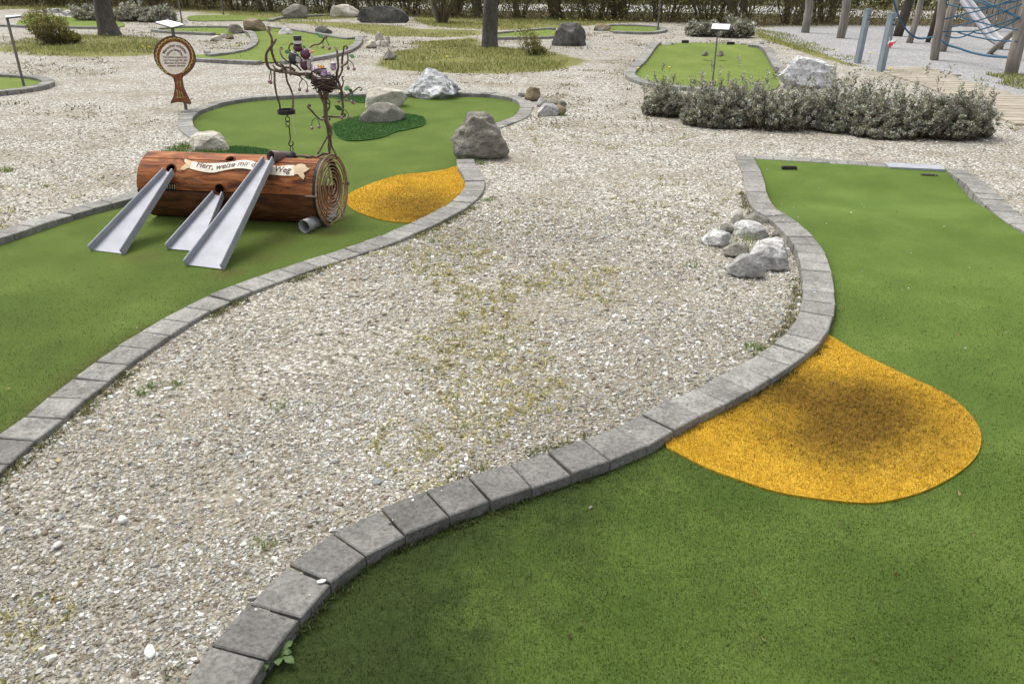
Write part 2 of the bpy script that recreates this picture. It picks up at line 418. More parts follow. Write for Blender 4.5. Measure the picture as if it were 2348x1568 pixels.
KD = [(2168, 388), (2191.6, 403.7), (2214.5, 420.9), (2234.5, 443.8), (2260.3, 466.7), (2286, 492.5), (2314.7, 512.5), (2347.9, 529.7), (2420, 560), (2520, 612), (2640, 700)]
cD = kerb('kerb sloping down the right picture edge beside the right lane', KD, 1)
LEFT_POLY = np.vstack([cA[::2], [[*P(1100, 330)[:2]]], cL[::2], [[*P(472, 325)[:2]]], cF[::2]])
RIGHT_POLY = np.vstack([cB[::2], cC[::3], [P(2100, 383)[:2]], [P(2166, 384)[:2]], cD[::2], [P(2900, 800)[:2]], [P(2700, 1750)[:2]]])

# ------------------------------------------------------------------ ground
def grassmask(x, y):
    g = np.zeros(x.shape)
    for poly, s in GRASS:
        q = np.array([P(*p)[:2] for p in poly]); q = catmull(q, .3, True)
        ins = inside(x, y, q); d = distpoly(x, y, q, True)
        g = np.maximum(g, np.where(ins, .5 + np.minimum(d / s, .5), np.maximum(0, .5 - d / s)))
    return np.clip(g, 0, 1)
GRASS = [
    ([(10, 110), (38, 122), (102, 126), (204, 129), (306, 127), (357, 123), (385, 110), (362, 86), (280, 83), (224, 78), (163, 80), (76, 84), (25, 97)], .5),
    ([(866, 150), (930, 160), (1010, 164), (1100, 166), (1200, 164), (1290, 154), (1344, 139), (1300, 126), (1230, 116), (1150, 106), (1100, 104), (1000, 104), (930, 112), (885, 128)], .5),
    ([(960, 50), (1000, 60), (1110, 66), (1240, 66), (1420, 52), (1540, 47), (1500, 40), (1250, 36), (1100, 36), (1000, 34), (950, 38)], .6),
    ([(-60, 24), (80, 20), (180, 24), (330, 30), (430, 26), (560, 38), (640, 44), (760, 44), (830, 36), (720, 22), (560, 16), (330, 12), (100, 8), (-60, 8)], .8),
    ([(560, 40), (640, 46), (760, 50), (900, 58), (960, 66), (1090, 68), (1090, 80), (990, 84), (880, 80), (800, 66), (700, 54), (600, 48)], .8),
    ([(1740, 84), (1800, 104), (1860, 124), (1960, 150), (1968, 142), (1900, 110), (1840, 88), (1780, 70), (1735, 66)], .25),
    ([(2272, 178), (2300, 170), (2348, 170), (2440, 174), (2460, 210), (2348, 204), (2300, 190)], .15),
    ([(940, 100), (1000, 92), (1090, 86), (1090, 104), (1000, 108)], .5),
]
PLAYP = catmull(np.array([P(*p)[:2] for p in [(1745, 66), (1800, 92), (1880, 118), (1975, 150), (2040, 158), (2110, 156), (2210, 186), (2360, 222), (2560, 270), (3000, 300), (3000, 40), (2348, 46), (2100, 58), (1900, 62)]]), .4, True)
def gz(x, y):
    z = -.018 + .007 * wav(x, y, 1.1, 1) + .003 * wav(x, y, 5.0, 2)
    k = P(1760, 575); d = np.hypot((x - k[0]) / .9, (y - k[1]) / .75); z = z - .055 * np.exp(-d ** 2)   # hollow round the little rock pile
    z = z + .012 * np.clip((2.6 - y), 0, 1)
    return z
xs = np.r_[-np.geomspace(300, 8.6, 26), np.arange(-8.2, 8.21, .055), np.geomspace(8.6, 300, 26)]
ys = np.r_[[-60, -20, -6, -1, .2], np.arange(.7, 12.3, .055), np.geomspace(12.5, 60, 90), np.geomspace(63, 700, 24)]
gx, gy = np.meshgrid(xs, ys); sh = gx.shape; X = gx.ravel(); Y = gy.ravel()
Z = gz(X, Y)
cut = inside(X, Y, LEFT_POLY) | inside(X, Y, RIGHT_POLY)
Z = np.where(cut, -.2, Z)
Z = np.where(Y > 13, np.minimum(Z, -.012), Z)
idx = np.arange(len(X)).reshape(sh); Q = np.stack([idx[:-1, :-1], idx[:-1, 1:], idx[1:, 1:], idx[1:, :-1]], -1).reshape(-1, 4)
gr = grassmask(X, Y)
play = inside(X, Y, PLAYP).astype(float)
HL = [(-900, 6), (0, 14), (300, 18), (600, 28), (850, 36), (1090, 42), (1400, 47), (1750, 60), (1900, 58), (2100, 60), (2348, 60), (2700, 66)]
hl = np.array([P(*p)[:2] for p in HL])
yb = np.interp(X, hl[:, 0], hl[:, 1]); litter = np.clip((Y - yb + .2) / .8, 0, 1) * (Y < yb + 8.5)
near = np.clip((6.2 - Y) / 3.5, 0, 1) * np.clip(.62 + .5 * wav(X, Y, 1.6, 4), .15, 1)
me = fast_mesh('gravel_ground', np.c_[X, Y, Z], Q, None, {'grass': gr, 'play': play, 'litter': litter, 'near': near})
tag(link('gravel_ground', me, MG), kind='structure')

# ------------------------------------------------------------------ turf lanes
def zlane(x, y):
    p = P(2030, 500); q = P(2120, 432)
    t = np.clip((y - P(2000, 425)[1]) / (P(2000, 374)[1] - P(2000, 425)[1]), 0, 1)
    return TZ + .040 * t * t * (3 - 2 * t) + .036 * np.exp(-((y - p[1]) / .42) ** 2) - .022 * np.exp(-((y - q[1]) / .4) ** 2) + .003 * wav(x, y, 1.3, 3)
def zleft(x, y): return TZ + .004 * wav(x, y, 1.0, 5)
def lane(name, poly, zf, gap, mat, dirt=None, kind='structure'):
    V, T = cdt(poly, gap); z = zf(V[:, 0], V[:, 1]) if callable(zf) else np.full(len(V), zf)
    d = dirt(V[:, 0], V[:, 1]) if dirt else np.zeros(len(V))
    me = fast_mesh(name, np.c_[V, z], T, None, {'dirt': d}, smooth=True)
    o = link(name, me, mat)
    if kind: tag(o, kind=kind)
    return o
DCH = [P(x, y)[:2] for x, y in [(330, 600), (560, 520), (580, 650), (740, 525), (700, 520)]]
def dleft(x, y):
    dA = distpoly(x, y, cA); d = .95 * np.exp(-np.maximum(dA - .09, 0) / .15) * np.clip(.75 + .35 * wav(x, y, 2.2, 7), 0, 1.2) * np.clip((5.2 - y) / 1.5, .35, 1)
    d = np.maximum(d, .5 * np.exp(-np.maximum(distpoly(x, y, cL) - .08, 0) / .08) * np.clip(.5 + .6 * wav(x, y, 2, 8), 0, 1))
    d = np.maximum(d, .45 * np.exp(-np.maximum(distpoly(x, y, cF) - .08, 0) / .07))
    for px, py, s, a in ((330, 590, .17, .6), (520, 626, .14, .75), (590, 590, .2, .6), (640, 545, .22, .65), (760, 528, .16, .8), (690, 530, .12, .7), (860, 560, .2, .4), (1080, 245, .5, .42), (440, 525, .2, .5), (260, 590, .12, .5)):
        q = P(px, py, TZ); d = np.maximum(d, a * np.exp(-(((x - q[0]) ** 2 + (y - q[1]) ** 2) / s ** 2)))
    return d
def dright(x, y):
    dB = distpoly(x, y, cB); nearb = np.clip((3.0 - y) / 1.4, 0, 1)
    d = (.40 + .62 * nearb) * np.exp(-np.maximum(dB - .09, 0) / (.07 + .30 * nearb)) * np.clip(.8 + .35 * wav(x, y, 2.4, 9), 0, 1.2)
    d = d + .55 * np.clip(wav(x, y, 7.5, 17) + .1, 0, 1) * np.exp(-dB / .55) * nearb + .22 * np.clip(wav(x, y, 11, 18), 0, 1) * (.35 + .65 * nearb) + .12 * nearb * np.clip(1.3 - x, 0, 1)  # moss blotches; nearb also paints vignette-like foreground darkening into the turf
    d = np.maximum(d, .3 * np.exp(-np.maximum(distpoly(x, y, cD) - .08, 0) / .08))
    for px, py, s, a in ((1010, 1330, .28, .42), (1930, 860, .12, .6), (2000, 690, .25, .3), (2080, 640, .2, .3), (1600, 1090, .16, .45), (860, 1390, .3, .42), (2300, 760, .3, .28)):
        q = P(px, py, TZ); d = np.maximum(d, a * np.exp(-(((x - q[0]) ** 2 + (y - q[1]) ** 2) / s ** 2)))
    return d
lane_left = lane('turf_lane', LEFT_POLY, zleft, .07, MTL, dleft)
lane_right = lane('turf_lane', RIGHT_POLY, zlane, .06, MT, dright)

def blades(n, sampler, ln, wd, tilt, colf, zf, seg=1):
    """n single-triangle blades"""
    x, y = sampler(n); n = len(x); z = zf(x, y) if callable(zf) else np.full(n, zf)
    az = rng.uniform(0, 2 * np.pi, n); L = rng.uniform(.6, 1.25, n) * ln; t = np.abs(rng.normal(0, tilt, n)); wv = rng.uniform(.7, 1.3, n) * wd
    dx, dy = np.cos(az), np.sin(az); b = np.c_[x, y, z - .001]
    tip = b + np.c_[dx * np.sin(t) * L, dy * np.sin(t) * L, np.cos(t) * L]
    a2 = rng.uniform(0, 2 * np.pi, n); sd_ = np.c_[np.cos(a2), np.sin(a2), np.zeros(n)] * wv[:, None] / 2
    V = np.stack([b - sd_, b + sd_, tip], 1).reshape(-1, 3); T = np.arange(3 * n).reshape(-1, 3)
    c = colf(x, y); return V, T, np.repeat(c, 3, 0)
def frustum(y0, y1, n, margin=.35):
    y = np.sqrt(rng.uniform(y0 ** 2, y1 ** 2, n)); x = rng.uniform(-1, 1, n) * (.655 * y + margin); return x, y
def stack(parts):
    V, T, C = [], [], []; k = 0
    for v, t, c in parts:
        V.append(v); T.append(t + k); C.append(c); k += len(v)
    return np.vstack(V), np.vstack(T), np.vstack(C)
def turfcol(dirtf, fac=1.0):
    def f(x, y):
        n = len(x); t = np.clip(.5 + .28 * wav(x, y, 2.0, 12) + .16 * wav(x, y, 9.0, 13) + (cell(x, y, .010) - .5) * .55 + (cell(x, y, .021, 5.0) - .5) * .45 + rng.normal(0, .24, n), 0, 1)[:, None]
        c = (1 - t) * np.array([.020, .042, .008]) + t * np.array([.078, .130, .028]); c = c * fac; yy = np.clip((y - 2.0) / 6, 0, 1)[:, None]; c = c * (1 + yy * np.array([.75, .55, .35]))  # blade colour brightened with distance, grazing sheen painted in
        d0_ = dirtf(x, y); d = np.clip((d0_ - .16 + d0_ * (1.5 * (cell(x, y, .020, 2.0) - .5) + .8 * wav(x, y, 15, 14, 2)) - .06 + rng.normal(0, .12, n)) * 2.0, 0, .96)[:, None]
        c = c * (1 - d) + d * np.array([.014, .022, .006])
        k = rng.random(n) < .03; c[k] = np.array([.2, .21, .09]); return c
    return f
for ln_, polyq, zf_, df_, bands in ((lane_right, RIGHT_POLY, zlane, dright, ((1.15, 2.5, 180000), (2.5, 5.0, 200000))), (lane_left, LEFT_POLY, zleft, dleft, ((2.2, 5.2, 220000),))):
    pr = []
    for y0, y1, n in bands:
        def smp(n, y0=y0, y1=y1):
            x, y = frustum(y0, y1, n); k = inside(x, y, polyq) & (rng.random(len(x)) < np.clip((4.6 - y) / 2.2, 0, 1)); return x[k], y[k]
        s = 1 + .12 * (y0 - 1.2)
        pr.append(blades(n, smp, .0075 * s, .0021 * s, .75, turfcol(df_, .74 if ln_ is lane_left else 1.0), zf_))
    V, T, C = stack(pr)
    o = link('turf_fibre_pile', fast_mesh('turf_fibre_pile', V, T, C), MBLADE, ln_); tag(o, kind='stuff')

# thicker turf patches laid on the lanes
def patch(label, cat, poly_px, zf, lift, mat, n, ln, colf, dirt, name, group=None):
    q = np.array([P(x, y, TZ + lift)[:2] for x, y in poly_px]); q = catmull(q, .03, True)
    c = q.mean(0); root = thing(name, (c[0], c[1], TZ), label, cat, group)
    V, T = cdt(q, .05); z = (zf(V[:, 0], V[:, 1]) + lift)
    nb = len(q); Vs = np.vstack([np.c_[V, z], np.c_[q, zf(q[:, 0], q[:, 1]) - .002]])
    F = [tuple(t) for t in T] + [t for i in range(nb) for t in ((len(V) + i, len(V) + (i + 1) % nb, (i + 1) % nb), (len(V) + i, (i + 1) % nb, i))]
    dd = np.r_[dirt(V[:, 0], V[:, 1]), np.zeros(nb)]
    obj('backing', Vs, F, mat, root, attrs={'dirt': dd})
    lo, hi = q.min(0), q.max(0)
    def smp(n):
        x = rng.uniform(lo[0], hi[0], n); y = rng.uniform(lo[1], hi[1], n); k = inside(x, y, q); return x[k], y[k]
    Vb, Tb, Cb = blades(n, smp, ln, ln * .2, .6, colf, lambda x, y: zf(x, y) + lift)
    tag(obj('pile', Vb, Tb, MBLADE, root, cols=Cb), kind='stuff')
    return root
def ydirt(px, py, sx, sy, amp):
    c = P(px, py, TZ)
    return lambda x, y: np.clip(amp * np.exp(-(((x - c[0]) / sx) ** 2 + ((y - c[1]) / sy) ** 2)) + .16 * np.clip(wav(x, y, 5, 15), 0, 1), 0, 1)
def ycol(df):
    def f(x, y):
        n = len(x); t = rng.random(n)[:, None]; c = (1 - t) * np.array([.42, .24, .02]) + t * np.array([.84, .57, .11])
        d = np.clip((df(x, y) * 1.15 + (cell(x, y, .011) - .62) * .75 + (cell(x, y, .024, 3.0) - .5) * .3 + rng.normal(-.05, .2, n)), 0, .95)[:, None]
        return c * (1 - d) + d * np.array([.060, .040, .014])
    return f
YR = [(1898.6, 765), (1953, 798), (2018.9, 831), (2096.5, 867.8), (2166.4, 900.8), (2212.9, 935.7), (2244, 978.4), (2249.8, 1013.3), (2236.2, 1048.3), (2197.4, 1083.2), (2135.3, 1118.1), (2065.5, 1141.4), (1991.7, 1152.3),
      (1883.1, 1143.3), (1786.1, 1127.8), (1727.9, 1110.3), (1630.8, 1075.4), (1553.2, 1036.6), (1524.1, 1013), (1580, 968), (1640, 935), (1698, 905), (1749, 876), (1794, 848), (1835, 818), (1869, 790), (1888, 766)]
_a, _b = ydirt(1975, 955, .55, .50, .64), ydirt(1795, 900, .60, .36, .62)
d1 = lambda x, y: np.maximum(_a(x, y), _b(x, y))
patch('big yellow teardrop turf patch in the right foreground lane', 'turf patch', YR, zlane, .008, MY, 130000, .010, ycol(d1), d1, 'yellow_turf_patch', 'yellow turf patches on the lanes')
YL = [(789, 452.4), (810.4, 437.7), (858.5, 417.7), (917.3, 401.7), (970.7, 396.3), (1018.8, 389.6), (1047, 382.5), (1062, 397), (1070, 414), (1070, 428), (1058, 446), (1036, 464), (1010, 481), (978, 497), (949.3, 508.6), (922.6, 508.6), (885.2, 504.6), (847.8, 495.2), (810.4, 479.2), (794.3, 464.5)]
d2 = ydirt(965, 472, .55, .60, .60)
patch('smaller yellow turf patch right of the painted log', 'turf patch', YL, zleft, .008, MY, 60000, .011, ycol(d2), d2, 'yellow_turf_patch', 'yellow turf patches on the lanes')
def gcol2(x, y):
    t = rng.random(len(x))[:, None]; return (1 - t) * np.array([.028, .075, .02]) + t * np.array([.11, .215, .07])
d0 = lambda x, y: np.zeros(len(x))
GI = [(762, 287), (765, 302), (775, 314), (797, 321), (830, 321), (876, 314), (905, 302), (935, 296), (968, 288), (976, 278), (966, 268), (930, 262), (860, 262), (800, 272)]
patch('dark green turf island under the two round boulders', 'turf patch', GI, zleft, .014, MT2, 34000, .018, gcol2, d0, 'dark_turf_patch')
GI2 = [(525, 356), (525, 338), (560, 336), (610, 343), (650, 355)]
patch('dark green turf strip just behind the painted log', 'turf patch', GI2, zleft, .012, MT2, 6000, .02, gcol2, d0, 'dark_turf_patch')
GI3 = [(756, 219), (790, 229), (838, 234), (838, 217), (790, 216)]
patch('dark green turf strip left of the pale boulder', 'turf patch', GI3, zleft, .012, MT2, 6000, .02, gcol2, d0, 'dark_turf_patch')

# ------------------------------------------------------------------ distant lanes
def far_lane(label, poly_px, kerbs, zf=None, L=.16, z=.03):
    tz = z - .03
    q = np.array([P(x, y, z)[:2] for x, y in poly_px]); q = catmull(q, .25, True)
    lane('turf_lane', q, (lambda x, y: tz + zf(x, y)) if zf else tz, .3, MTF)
    for lb, ed, side in kerbs:
        kerb(lb, ed, side, z=z + .01, L=L, gap=.005, deep=.09, zf=zf)
yE = P(1620, 133)[1]
def zE(x, y):
    x = np.asarray(x, float); y = np.asarray(y, float)
    d = y - yE; return .22 * np.where(d < 0, np.exp(-(d / 1.1) ** 2), np.exp(-(d / .55) ** 2))
far_lane('', [(1548, 96.4), (1523.8, 116), (1508.5, 128), (1485.5, 142.8), (1467.7, 153), (1457.5, 164.5), (1460, 173.4), (1475.3, 181), (1500.8, 189), (1600, 199), (1671, 203), (1760, 204), (1788, 190), (1779, 165), (1765.5, 150), (1745.3, 137), (1720, 128), (1728.4, 120), (1726, 106), (1698, 98)],
         [('pale kerb up the left side of the humped lane beyond the lavender', [(1544.2, 97.2), (1523.8, 117.3), (1508.5, 129), (1485.5, 143.8), (1467.7, 154), (1457.5, 164.5), (1460, 173.4), (1475.3, 181), (1510, 190.5), (1600, 199), (1671, 203)], -1),
          ('short dark kerb on the lower right side of the humped lane', [(1800, 182), (1779, 159.4), (1765.5, 147), (1745.3, 134.5), (1722, 131)], -1),
          ('curled kerb end at the upper right of the humped lane', [(1712, 131), (1728, 124), (1731, 113), (1722, 104), (1698, 99.4)], -1)], zE)
far_lane('', [(448.7, 122), (448.7, 133), (520, 136), (598.7, 139), (640, 138), (690, 133), (735, 126), (770, 119), (797, 109), (813, 96), (814, 84), (786, 86.7), (717, 75.2), (681, 68.8), (615, 61.2), (560, 66), (574, 86), (571, 100), (548, 113), (510, 120)],
         [('kerb curling round the right end of the lane behind the iron cherry tree', [(640, 138.5), (690, 134), (735, 127), (768.3, 119.8), (796.3, 109.6), (811.6, 96.9), (814.2, 84.1)], -1),
          ('thin kerb along the back of the lane behind the iron cherry tree', [(814, 86), (786, 86.7), (717, 75.2), (681, 68.8), (615, 61.2)], -1),
          ('hook-shaped kerb beside small stones above the painted fish sign', [(551, 71), (566, 73), (573.7, 86.7), (571, 99.4), (548.2, 112.2), (510, 119.8), (470, 124)], 1),
          ('straight front kerb of the lane between sign and cherry tree', [(448.7, 132.6), (520, 136), (600, 139.3)], -1)])
far_lane('', [(347, 66), (390, 61.5), (450, 59.5), (530, 60), (548, 67), (530, 75), (484, 76.5), (430, 74), (370, 71)],
         [('low curved kerb behind the painted fish sign', [(545, 62), (530, 60), (450, 59.5), (390, 61.5), (347, 66), (357, 70), (400, 73), (484, 76.5)], 1)])
far_lane('', [(0, 171), (25.5, 172), (63.7, 176), (89, 181), (95.6, 187.4), (81.6, 193.8), (51, 200), (0, 206.5), (-160, 218), (-160, 168)],
         [('kerb round the lane end at the left picture edge', [(-90, 168), (0, 171), (25.5, 172), (63.7, 176), (89, 181), (95.6, 187.4), (81.6, 193.8), (51, 200), (0, 206.5), (-90, 214)], 1)])
far_lane('', [(1140, 84), (1265, 82), (1290, 70), (1240, 65), (1190, 70), (1140, 75)],
         [('kerb along the back of the far lane right of the tree', [(1136, 75), (1190, 70), (1240, 65.5), (1275, 64)], 1), ('front kerb of the far lane right of the tree', [(1112, 85), (1200, 84), (1275, 82)], -1)])
far_lane('', [(1390, 62), (1400, 57.4), (1450, 57), (1500, 60), (1516, 65), (1505, 71), (1470, 73), (1410, 71)],
         [('oval kerb ring by the hedge at the far lane', [(1385, 66), (1400, 57.4), (1450, 57), (1500, 60), (1516, 65), (1505, 71), (1470, 73), (1410, 71)], 1)])
far_lane('', [(60, 36), (60, 30), (120, 34), (230, 44), (280, 50), (270, 60), (150, 60), (40, 56)],
         [('front kerb of the lane at the upper left behind the bush', [(10, 56), (80, 58.5), (150, 60), (275, 62)], -1)], z=.03)
far_lane('', [(430, 42), (440, 34), (530, 32), (600, 38), (640, 40), (600, 44), (520, 45), (450, 46)],
         [('slanting kerb right of the thin flag pole', [(625, 45), (660, 38), (760, 33)], 1)])

# ------------------------------------------------------------------ gravel stones
SHP = []
for k in range(6):
    c = np.array([(x, y, z) for z in (-1, 1) for x, y in ((-1, -1), (1, -1), (1, 1), (-1, 1))], float)
    c[:, :2] *= np.where(c[:, 2:] > 0, .62, .95); c += rng.uniform(-.34, .34, c.shape); SHP.append(c)
SHP = np.array(SHP)
SF = np.array([(0, 3, 2, 1), (4, 5, 6, 7), (0, 1, 5, 4), (1, 2, 6, 5), (2, 3, 7, 6), (3, 0, 4, 7)])
PAL = np.array([(.20, .165, .115), (.32, .29, .225), (.375, .355, .295), (.30, .305, .30), (.44, .425, .375), (.53, .525, .495), (.78, .775, .75), (.40, .32, .19), (.25, .255, .26), (.13, .09, .065)])
PW = np.array([.15, .17, .16, .14, .13, .10, .08, .03, .03, .01])
def stones(x, y, z, size, flat=(.35, .75), pal=PAL, pw=PW):
    n = len(x); k = rng.integers(0, 6, n); v = SHP[k].copy()
    s = np.stack([size * rng.uniform(.75, 1.4, n), size * rng.uniform(.6, 1.05, n), size * rng.uniform(*flat, n)], 1)
    v *= s[:, None, :]
    a = rng.uniform(0, 2 * np.pi, n); b = rng.normal(0, .3, n)
    vx = v[:, :, 0] * np.cos(b)[:, None] + v[:, :, 2] * np.sin(b)[:, None]; vz = -v[:, :, 0] * np.sin(b)[:, None] + v[:, :, 2] * np.cos(b)[:, None]
    X_ = vx * np.cos(a)[:, None] - v[:, :, 1] * np.sin(a)[:, None]; Y_ = vx * np.sin(a)[:, None] + v[:, :, 1] * np.cos(a)[:, None]
    V = np.stack([X_ + x[:, None], Y_ + y[:, None], vz + (z + s[:, 2] * .35)[:, None]], -1).reshape(-1, 3)
    F = (SF[None] + 8 * np.arange(n)[:, None, None]).reshape(-1, 4)
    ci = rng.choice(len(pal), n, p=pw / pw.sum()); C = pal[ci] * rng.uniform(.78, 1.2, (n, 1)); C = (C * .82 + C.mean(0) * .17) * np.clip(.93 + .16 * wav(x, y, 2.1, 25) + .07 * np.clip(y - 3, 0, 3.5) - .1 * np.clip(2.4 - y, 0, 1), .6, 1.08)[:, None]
    return V, F, np.repeat(C, 8, 0)
ICV = None
def pebbles(x, y, z, size, pal=PAL, pw=PW):
    """rounder stones for the few larger ones"""
    global ICV
    if ICV is None:
        bm = bmesh.new(); bmesh.ops.create_icosphere(bm, subdivisions=2, radius=1.0); ICV = (np.array([v.co[:] for v in bm.verts]), np.array([[v.index for v in f.verts] for f in bm.faces])); bm.free()
    n = len(x); v, f = ICV; m = len(v); S = np.stack([size * rng.uniform(.9, 1.5, n), size * rng.uniform(.65, 1.0, n), size * rng.uniform(.35, .65, n)], 1)
    W_ = np.repeat(v[None], n, 0); ax = rng.normal(0, 1, (n, 3, 3)); ax /= np.linalg.norm(ax, axis=2)[:, :, None]
    for i in range(3):
        h = np.einsum('nmk,nk->nm', W_, ax[:, i]); W_ = W_ - np.clip(h - .62, 0, None)[:, :, None] * ax[:, i][:, None, :]
    W_ = W_ * S[:, None]; a = rng.uniform(0, 6.28, n); c, s = np.cos(a)[:, None], np.sin(a)[:, None]
    V = np.stack([W_[:, :, 0] * c - W_[:, :, 1] * s + x[:, None], W_[:, :, 0] * s + W_[:, :, 1] * c + y[:, None], W_[:, :, 2] + (z + S[:, 2] * .45)[:, None]], -1).reshape(-1, 3)
    C = pal[rng.choice(len(pal), n, p=pw / pw.sum())] * rng.uniform(.8, 1.15, (n, 1))
    return V, (f[None] + m * np.arange(n)[:, None, None]).reshape(-1, 3), np.repeat(C, m, 0)
def offlane(x, y):
    k = ~(inside(x, y, LEFT_POLY) | inside(x, y, RIGHT_POLY)); x, y = x[k], y[k]
    d = np.minimum.reduce([distpoly(x, y, c[::3]) for c in (cA, cB, cC, cD, cL, cF)]); k = d > .085
    return x[k], y[k]
pr = []
for y0, y1, n, sz in ((1.1, 2.0, 50000, .0040), (2.0, 2.9, 62000, .0042), (2.9, 4.0, 62000, .0048), (4.0, 5.6, 56000, .0055), (5.6, 11.5, 50000, .0066)):
    x, y = offlane(*frustum(y0, y1, n))
    keep = rng.random(len(x)) < np.clip(.72 + .6 * wav(x, y, 1.7, 20) + .25 * wav(x, y, 6, 21), .14, 1) * np.clip((11.5 - y) / 6.0, 0, 1) ** 1.3; x, y = x[keep], y[keep]
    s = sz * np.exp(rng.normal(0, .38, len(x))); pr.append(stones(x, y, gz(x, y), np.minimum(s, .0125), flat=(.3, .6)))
# loose larger pebbles, also a few on the turf and on the kerbs
x, y = offlane(*frustum(1.2, 6, 1100)); pb = [pebbles(x, y, gz(x, y) + .003, rng.uniform(.0065, .0125, len(x)) * np.where(rng.random(len(x)) < .06, 1.5, 1))]
x, y = frustum(1.3, 7, 330); k = inside(x, y, RIGHT_POLY); x, y = x[k], y[k]
keep = rng.random(len(x)) < .15 + .85 * np.exp(-distpoly(x, y, cB) / .35); x, y = x[keep], y[keep]
pr.append(stones(x, y, zlane(x, y) + .006, rng.uniform(.002, .0045, len(x)), pal=PAL[[2, 5, 6]], pw=np.array([.3, .4, .3])))
for c in (cA, cB):
    q = c[rng.integers(0, len(c), 90)]; q = q + rng.normal(0, .035, q.shape); k = q[:, 1] < 6; q = q[k]
    pr.append(stones(q[:, 0], q[:, 1], np.full(len(q), .001), rng.uniform(.002, .0048, len(q)), pal=PAL[[2, 5, 6]], pw=np.array([.4, .4, .2])))
px_ = np.array([P(385 + 0, 892, .0)[:2], P(*(737, 1333), .0)[:2], P(283, 1192, -.01)[:2], P(131, 1250, -.01)[:2], P(347, 1497, -.01)[:2]])
pb.append(pebbles(px_[:, 0], px_[:, 1], np.array([.0, .0, -.010, -.010, -.010]), np.array([.017, .010, .019, .016, .02]), pal=PAL[[5, 6]], pw=np.array([.5, .5])))
V, F, C = stack(pb); tag(link('pebbles', fast_mesh('pebbles', V, F, C, smooth=True), MSTONE), kind='stuff')
V, F, C = stack(pr)
tag(link('gravel', fast_mesh('gravel', V, F, C), MSTONE), kind='stuff')
# ------------------------------------------------------------------ rocks
def m_rock(name, dark, mid, light, vein=None, scale=1.0, streak=1.0):
    m = Mat(name, .92, .2).shift(); s = m.map((1, 1, streak)) if streak != 1 else None
    a = m.noise(3.2 * scale, 8, .65, src=s, dist=.6); b = m.noise(16 * scale, 6, .7, src=s); c = m.noise(70 * scale, 3, .7)
    t = m.ramp(a, [(.28, dark), (.5, mid), (.72, light)])
    t = m.mix(.7, t, m.ramp(b, [(.3, .5), (.52, 1.0), (.72, 1.4)]), 'MULTIPLY')
    t = m.mix(.5, t, m.ramp(c, [(.3, .6), (.55, 1.05), (.75, 1.35)]), 'MULTIPLY')
    cr = m.voro(4.5 * scale, 'DISTANCE_TO_EDGE', src=m.mix(.35, m.src, m.n('ShaderNodeTexNoise').outputs['Color']))
    t = m.mix(m.math('MULTIPLY', m.ramp(cr, [(.0, 1.0), (.03, 0.0)]), .45), t, tuple(q * .45 for q in dark))
    if vein:
        vm = m.ramp(m.noise(5 * scale, 7, .75, dist=1.2), [(.5, 0.0), (.62, 1.0)]); t = m.mix(m.math('MULTIPLY', vm, .85), t, vein)
    m.col(t); m.bump(m.mix(.4, b, c), .55, .03); return m.m
RG = m_rock('grey_limestone', (.13, .12, .10), (.24, .225, .195), (.36, .34, .30))
RB = m_rock('brown_grey_rock', (.125, .112, .092), (.225, .21, .18), (.33, .315, .28), streak=1.7)
RW = m_rock('white_veined_rock', (.18, .18, .185), (.38, .38, .39), (.62, .62, .635), (.86, .86, .88))
RP = m_rock('pale_cream_rock', (.28, .25, .20), (.46, .43, .365), (.62, .59, .53), scale=.8)
RD = m_rock('dark_rock', (.045, .044, .042), (.11, .105, .098), (.22, .21, .195))
RT = m_rock('tan_rock', (.15, .115, .07), (.25, .20, .13), (.34, .28, .20))
RL = m_rock('light_bluish_rock', (.20, .195, .19), (.38, .372, .36), (.56, .55, .53), (.72, .71, .69))
RS = m_rock('white_speckled_rock', (.20, .195, .195), (.62, .615, .62), (.86, .86, .87), (.93, .93, .94), 2.2)
_ico = {}
def ico(sub):
    if sub not in _ico:
        bm = bmesh.new(); bmesh.ops.create_icosphere(bm, subdivisions=sub, radius=1.0)
        _ico[sub] = (np.array([v.co[:] for v in bm.verts]), [tuple(v.index for v in f.verts) for f in bm.faces]); bm.free()
    return _ico[sub]
